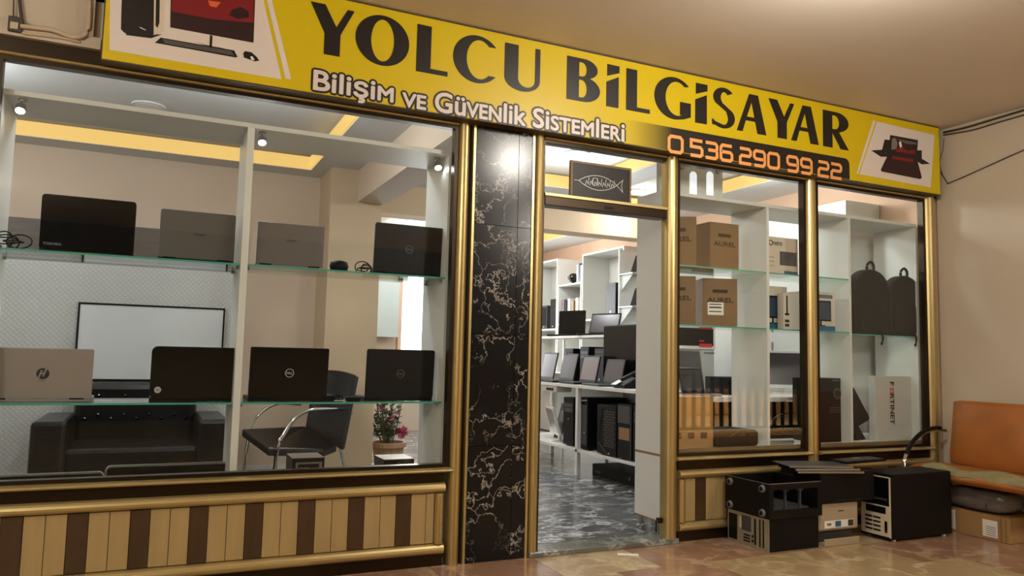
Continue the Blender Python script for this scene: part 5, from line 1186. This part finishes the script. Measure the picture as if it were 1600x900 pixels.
# printer
zt_ = at(1310, 785, Y=-0.42).z
xa, xb = at(1281, 820, Y=-0.42).x, at(1344, 820, Y=-0.42).x
pr_ = thing('laser_printer', 'beige laser printer with product sticker under the black box', 'printer', ((xa + xb) / 2, -0.30, 0.001))
W = xb - xa
B(-W / 2, W / 2, -0.11, 0.03, 0.085, zt_).mk('body', 'beige_plastic', pr_, bevel=0.018, seg=3); B(-W / 2 + 0.02, W / 2 - 0.02, -0.07, 0.03, 0.02, 0.085).mk('lower_body', 'charcoal', pr_)
B(-W / 2 + 0.03, W / 2 - 0.03, -0.125, 0.02, 0.0, 0.012).mk('paper_tray', 'beige_plastic', pr_); B(-W / 2 + 0.025, W / 2 - 0.025, -0.135, -0.125, 0.0, 0.045).mk('tray_lip', 'beige_plastic', pr_, bevel=0.003)
st_ = B(-W * 0.36, W * 0.36, -0.1125, -0.111, 0.105, 0.150).mk('sticker', 'label_white', pr_); B(-W * 0.1, W * 0.04, -0.1135, -0.1125, 0.11, 0.145).mk('blue_square', 'print_blue', st_); B(W * 0.22, W * 0.35, -0.1135, -0.1125, 0.108, 0.147).mk('dark_square', 'print_brown', st_)
B(-W * 0.3, -W * 0.2, -0.1135, -0.1125, 0.12, 0.135).mk('printed_mark', 'print_grey', st_); B(-0.005, 0.04, -0.1112, -0.1095, zt_ - 0.058, zt_ - 0.053).mk('brand_mark', 'print_brown', pr_)
# black box on the printer, flat panels, keyboards on top
xa2, xb2 = at(1283, 760, Y=-0.43).x, at(1366, 760, Y=-0.43).x; zb_ = zt_ + 0.001; ztop = at(1320, 738, Y=-0.43).z
t = thing('black_box', 'plain black metal box resting on the beige printer', 'box', ((xa2 + xb2) / 2, -0.32, zb_)); B(-(xb2 - xa2) / 2, (xb2 - xa2) / 2, -0.11, 0.12, 0, ztop - zb_).mk('shell', 'black_plastic', t, bevel=0.004); B(-0.12, 0.12, -0.112, -0.11, 0.01, 0.012).mk('seam', 'charcoal', t)
zt2 = ztop
for k, (dx, dy, rz, L_, Wd) in enumerate(((-0.07, -0.02, -0.30, 0.44, 0.26), (-0.08, 0.0, -0.26, 0.44, 0.26), (-0.10, 0.02, -0.33, 0.42, 0.25))):
    t = thing('metal_side_panel', ['lowest black side panel on the black box', 'middle black side panel on the black box', 'topmost grey-edged side panel on the black box'][k], 'panel', (3.98 + dx, -0.30 + dy, zt2 + 0.001 + k * 0.014), rz, 'loose computer side panels')
    B(-L_ / 2, L_ / 2, -Wd / 2, Wd / 2, 0.003, 0.010).mk('sheet', 'charcoal' if k == 2 else 'black_sat', t, bevel=0.002); MB().box(-L_ / 2, L_ / 2, -Wd / 2 - 0.001, -Wd / 2 + 0.004, 0.0, 0.0115).mk('folded_edge', 'steel', t)
t = thing('loose_keyboard', 'thin black keyboard lying across the side panels', 'keyboard', (4.33, -0.24, zt2 + 0.030), 0.10); MB().box(-0.20, 0.22, -0.07, 0.07, 0, 0.016).mk('body', 'black_sat', t, bevel=0.003); MB().box(-0.18, 0.2, -0.055, 0.055, 0.016, 0.019).mk('keys', 'charcoal', t); B(0.0, 0.08, 0.02, 0.05, 0.019, 0.0195).mk('sticker', 'steel_dull', t)
# server tower
xl, xr = 4.325, 4.90; yf = -0.50; zt3 = at(1392, 742, Y=-0.50).z
sv = thing('server_tower', 'large black server tower with silver drive front on the floor', 'server', (4.62, -0.36, 0.001))
W = xr - xl
B(-W / 2 + 0.02, W / 2, -0.14, 0.10, 0.015, zt3).mk('case', 'black_sat', sv, bevel=0.006)
fr = B(-W / 2 - 0.002, -W / 2 + 0.02, -0.14, 0.10, 0.015, zt3).mk('front', 'black_plastic', sv, bevel=0.003)
def sfr(y0, y1, z0, z1, m_, n, d=0.004): return B(-W / 2 - 0.002 - d, -W / 2 - 0.002, y0, y1, z0 * zt3, z1 * zt3).mk(n, m_, fr)
sfr(-0.13, 0.09, 0.07, 0.52, 'offwhite', 'drive_face'); sfr(-0.136, -0.128, 0.06, 0.95, 'offwhite', 'edge_strip', 0.006); sfr(-0.13, 0.09, 0.94, 0.955, 'offwhite', 'edge_strip', 0.006)
sfr(-0.10, 0.05, 0.40, 0.50, 'black_matte', 'display_bay', 0.006)
for k in range(4):
    for j in range(2): sfr(-0.06 + j * 0.062, -0.005 + j * 0.062, 0.13 + k * 0.062, 0.155 + k * 0.062, 'black_matte', 'vent_slot', 0.006)
sfr(-0.115, -0.095, 0.13, 0.30, 'chrome', 'latch', 0.010); sfr(-0.11, 0.08, 0.56, 0.92, 'black_gloss', 'optical_bay', 0.001); sfr(-0.11, 0.08, 0.60, 0.63, 'charcoal', 'tray_line', 0.003)
for sx in (-1, 1):
    for sy in (-0.11, 0.07): MB().cyl((sx * (W / 2 - 0.05), sy, 0.0), (sx * (W / 2 - 0.05), sy, 0.015), 0.014, 10).mk('foot', 'white_plastic', sv)
# ================================================================== BENCH ON THE RIGHT
bn = thing('bench', 'worn orange leather bench with chrome arm against the right wall', 'bench', (5.2, -0.75, 0.001))
def bl(p): return p - Vector(bn.location)
YB0, YB1 = -1.22, -0.14
zs = at(1470, 733, X=4.98).z; zsb = at(1470, 752, X=4.96).z; zbk0 = at(1476, 722, X=5.33).z; zbk1 = at(1500, 625, X=5.42).z
def xz(prof, y0, y1): return MB().prism([(x, z) for x, z in prof], y0, y1, 'y')
# seat cushion with a sagging front
mb = MB(); n = 16; prof = []
rings = []
for k in range(n + 1):
    y = YB1 + (YB0 - YB1) * k / n; s_ = 0.012 * math.sin(k * 0.9)
    rings.append([mb.pt((x - bn.location.x, y - bn.location.y, z - 0.001)) for x, z in ((4.965, zsb + 0.0), (4.93, zsb + 0.03), (4.95, zs - 0.012 + s_), (5.05, zs + 0.012 + s_), (5.2, zs + 0.005), (5.36, zs + 0.0), (5.36, zsb))])
for k in range(n):
    for j in range(7): mb.f.append([rings[k][j], rings[k][(j + 1) % 7], rings[k + 1][(j + 1) % 7], rings[k + 1][j]])
mb.f.append(rings[0]); mb.f.append(rings[-1][::-1]); mb.mk('seat', 'leather_orange', bn, bevel=0.012, smooth=True)
# torn strip showing the foam
mb = MB(); R_ = random.Random(2); lo, hi = [], []
for k in range(29):
    y = YB1 - 0.12 + (YB0 - YB1 + 0.14) * k / 28; s_ = 0.012 * math.sin((y - YB1) / (YB0 - YB1) * n * 0.9)
    lo.append(mb.pt((4.936 - bn.location.x + R_.uniform(0, 0.006), y - bn.location.y, zs - 0.022 - R_.uniform(0, 0.014)))); hi.append(mb.pt((5.06 + R_.uniform(-0.03, 0.05) - bn.location.x, y - bn.location.y, zs + 0.017 + s_)))
mid = [mb.pt((4.948 - bn.location.x, mb.v[lo[k]][1], zs + 0.002 + 0.012 * math.sin((mb.v[lo[k]][1] + bn.location.y - YB1) / (YB0 - YB1) * n * 0.9))) for k in range(29)]
for k in range(28): mb.f.append([lo[k], lo[k + 1], mid[k + 1], mid[k]]); mb.f.append([mid[k], mid[k + 1], hi[k + 1], hi[k]])
mb.mk('torn_foam', 'foam', bn, smooth=True)
# backrest, leaning, with rolled edge
mb = MB(); rings = []
for k in range(n + 1):
    y = YB1 - 0.03 + (YB0 - YB1 + 0.03) * k / n; e = 0.03 if k in (0, n) else 0.0
    sag = 0.03 * math.sin(PI * min(1, max(0, (k - 1) / 9)))
    rings.append([mb.pt((x - bn.location.x, y - bn.location.y, z - 0.001)) for x, z in ((5.335 + e, zbk0 - sag * 0.3), (5.33 + e, zbk0 + 0.05), (5.385 + e, zbk1 - 0.03), (5.41, zbk1 - e * 0.4), (5.45, zbk1 - 0.02 - e * 0.4), (5.42, zbk0))])
for k in range(n):
    for j in range(6): mb.f.append([rings[k][j], rings[k][(j + 1) % 6], rings[k + 1][(j + 1) % 6], rings[k + 1][j]])
mb.f.append(rings[0]); mb.f.append(rings[-1][::-1]); mb.mk('backrest', 'leather_orange', bn, bevel=0.008, smooth=True)
arm = [bl(at(1478, 673, Y=-0.12)), bl(at(1462, 671, Y=-0.12)), bl(at(1444, 676, Y=-0.13)), bl(at(1428, 690, Y=-0.13)), bl(at(1417, 708, Y=-0.14)), bl(at(1412, 722, Y=-0.15))]
bot = bl(at(1411, 735, Y=-0.15)); bot.z = 0.0
P = smooth_path(arm, 5); MB().tube(P + [Vector((P[-1].x, P[-1].y, 0.0))], 0.013, 10).mk('arm', 'chrome', bn, smooth=True)
MB().tube([p + Vector((0, -0.002, 0.012)) for p in P[3:22]], 0.015, 8).mk('arm_pad', 'black_plastic', bn, smooth=True)
for y in (YB1 - 0.05, YB0 + 0.05): MB().cyl((5.34 - 5.2, y + 0.75, 0), (5.34 - 5.2, y + 0.75, zsb), 0.014, 10).mk('leg', 'chrome', bn)
MB().cyl((0.0, YB0 + 0.80, 0), (0.0, YB0 + 0.80, zsb), 0.014, 10).mk('leg', 'chrome', bn)
# cardboard box and wrapped parcel under the bench
bx = thing('flat_carton', 'long flat brown carton with shipping label under the orange bench', 'box', (5.2, -0.53, 0.001))
zt4 = at(1583, 812, X=5.06).z
B(-0.16, 0.2, -0.27, 0.26, 0, zt4).mk('carton', 'cardboard', bx, bevel=0.003); B(-0.155, 0.195, -0.265, 0.255, zt4, zt4 + 0.003).mk('lid', 'cardboard_dk', bx)
lb_ = B(-0.1612, -0.16, -0.19, -0.09, 0.02, zt4 - 0.03).mk('shipping_label', 'label_white', bx)
for k in range(5): B(-0.1618, -0.1612, -0.18 + 0.004 * (k % 2), -0.115, 0.03 + k * 0.013, 0.034 + k * 0.013).mk('printed_line', 'print_grey', lb_)
B(-0.1612, -0.16, 0.10, 0.16, 0.02, zt4 - 0.01).mk('paper_slip', 'paper', bx)
for y in (-0.22, -0.25): B(-0.1608, -0.16, y, y + 0.012, 0.0, zt4).mk('tape_edge', 'cardboard_dk', bx)
def lumpy(name, m_, parent, sx, sy, sz, seed, c):
    R_ = random.Random(seed); bm = bmesh.new(); bmesh.ops.create_icosphere(bm, subdivisions=3, radius=1.0)
    for v in bm.verts:
        d = v.co.copy(); q = Vector((math.copysign(abs(d.x) ** 0.55, d.x), math.copysign(abs(d.y) ** 0.55, d.y), math.copysign(abs(d.z) ** 0.6, d.z))) * (1 + R_.uniform(-0.035, 0.035)); v.co = Vector((q.x * sx, q.y * sy, q.z * sz)) + Vector(c)
    me = bpy.data.meshes.new(name); bm.to_mesh(me); bm.free(); me.materials.append(M[m_])
    for p in me.polygons: p.use_smooth = True
    o = bpy.data.objects.new(name, me); COL.objects.link(o); o.parent = parent; return o
t = thing('wrapped_parcel', 'grey plastic-wrapped parcel on the flat carton under the bench', 'parcel', (5.17, -0.55, zt4 + 0.006))
lumpy('wrapping', 'plastic_bag', t, 0.13, 0.22, (zsb - zt4 - 0.012) / 2.2, 5, (0, 0, (zsb - zt4 - 0.012) / 2.2)); MB().tube([(-0.125, -0.1, 0.02), (-0.135, -0.1, 0.06), (-0.12, -0.1, 0.085)], 0.003, 5).mk('tape_strip', 'charcoal', t)
t = thing('plastic_bag', 'crumpled clear plastic bag beside the server tower under the bench', 'bag', (5.14, -0.27, zt4 + 0.006))
lumpy('film', 'clear_bag', t, 0.075, 0.05, (zsb - zt4 - 0.012) / 2.3, 9, (0, 0, (zsb - zt4 - 0.012) / 2.3)); MB().tube([(-0.07, -0.01, 0.03), (-0.085, 0.0, 0.05), (-0.07, 0.01, 0.07)], 0.004, 5).mk('twist', 'clear_bag', t)

# panel with two light slots standing on top of the right case
t = thing('slot_lamp_panel', 'grey panel with two glowing slots and round knobs on the right case top', 'panel', (3.42, 0.26, 2.2285))
xa, xb = 3.06, at(1129, 300, Y=0.26).x
MB().prism([(xa - 3.42, 0), (xb - 3.42, 0), (xb - 3.42, 0.24), (xa - 3.42, 0.24)], 0.0, 0.02, 'y').mk('board', 'melamine_shade', t)
for px in (1083, 1109):
    p = at(px, 288, Y=0.26); zt = at(px, 268, Y=0.26).z - 2.2285; zb3 = at(px, 305, Y=0.26).z - 2.2285; x = p.x - 3.42
    MB().prism([(x - 0.03, zb3), (x + 0.03, zb3), (x + 0.03, zt - 0.03)] + [(x + 0.03 * math.cos(k * PI / 8), zt - 0.03 + 0.03 * math.sin(k * PI / 8)) for k in range(1, 8)] + [(x - 0.03, zt - 0.03)], -0.003, 0.0, 'y').mk('light_slot', 'slot_light', t)
for px, py in ((1065, 262), (1121, 269)):
    p = at(px, py, Y=0.26); MB().cyl((p.x - 3.42, 0, p.z - 2.2285), (p.x - 3.42, -0.02, p.z - 2.2285), 0.016, 14).mk('knob', 'steel', t)

# ================================================================== ACROSS THE CORRIDOR (seen mirrored in the glass)
rl = thing('railing', 'dark baluster railing across the corridor mirrored in the right window', 'railing', (8.8, -5.6, 0.0))
B(6.4, 12.0, -5.63, -5.57, 0.86, 0.92).mk('top_rail', 'black_sat', rl, world=True); B(6.4, 12.0, -5.62, -5.58, 0.06, 0.10).mk('bottom_rail', 'black_sat', rl, world=True)
bal = B(-0.03, 0.03, -0.015, 0.015, 0.10, 0.86).mk('baluster', 'black_sat', rl); bal.location = (6.5 - 8.8, 0, 0)
for k in range(1, 31): share(bal.data, 'baluster', rl, (6.5 + k * 0.18 - 8.8, 0, 0))
ct = thing('wooden_counter', 'lit wooden counter front across the corridor mirrored in the right window', 'counter', (10.5, -8.4, 0.0))
B(7.0, 13.5, -8.9, -8.4, 0.0, 0.50).mk('body', 'wood_light', ct, world=True); B(6.95, 13.55, -8.95, -8.35, 0.50, 0.54).mk('top', 'dark_wood', ct, world=True)
for k in range(13): B(7.06 + k * 0.5, 7.48 + k * 0.5, -8.4, -8.375, 0.05, 0.44).mk('panel', 'wood_light', ct, bevel=0.01, world=True)

cl_ = thing('added_counter_lamp', 'added unseen round lamp over the wooden counter across the corridor', 'lamp', (9.6, -6.55, 2.968))  # fixture added out of view to go with the counter light
MB().cyl((0, 0, -0.55), (0, 0, 0), 0.012, 8).mk('stem', 'black_sat', cl_); MB().lathe([(0.19, -0.64), (0.16, -0.58), (0.05, -0.54)], 20).mk('shade', 'black_sat', cl_)
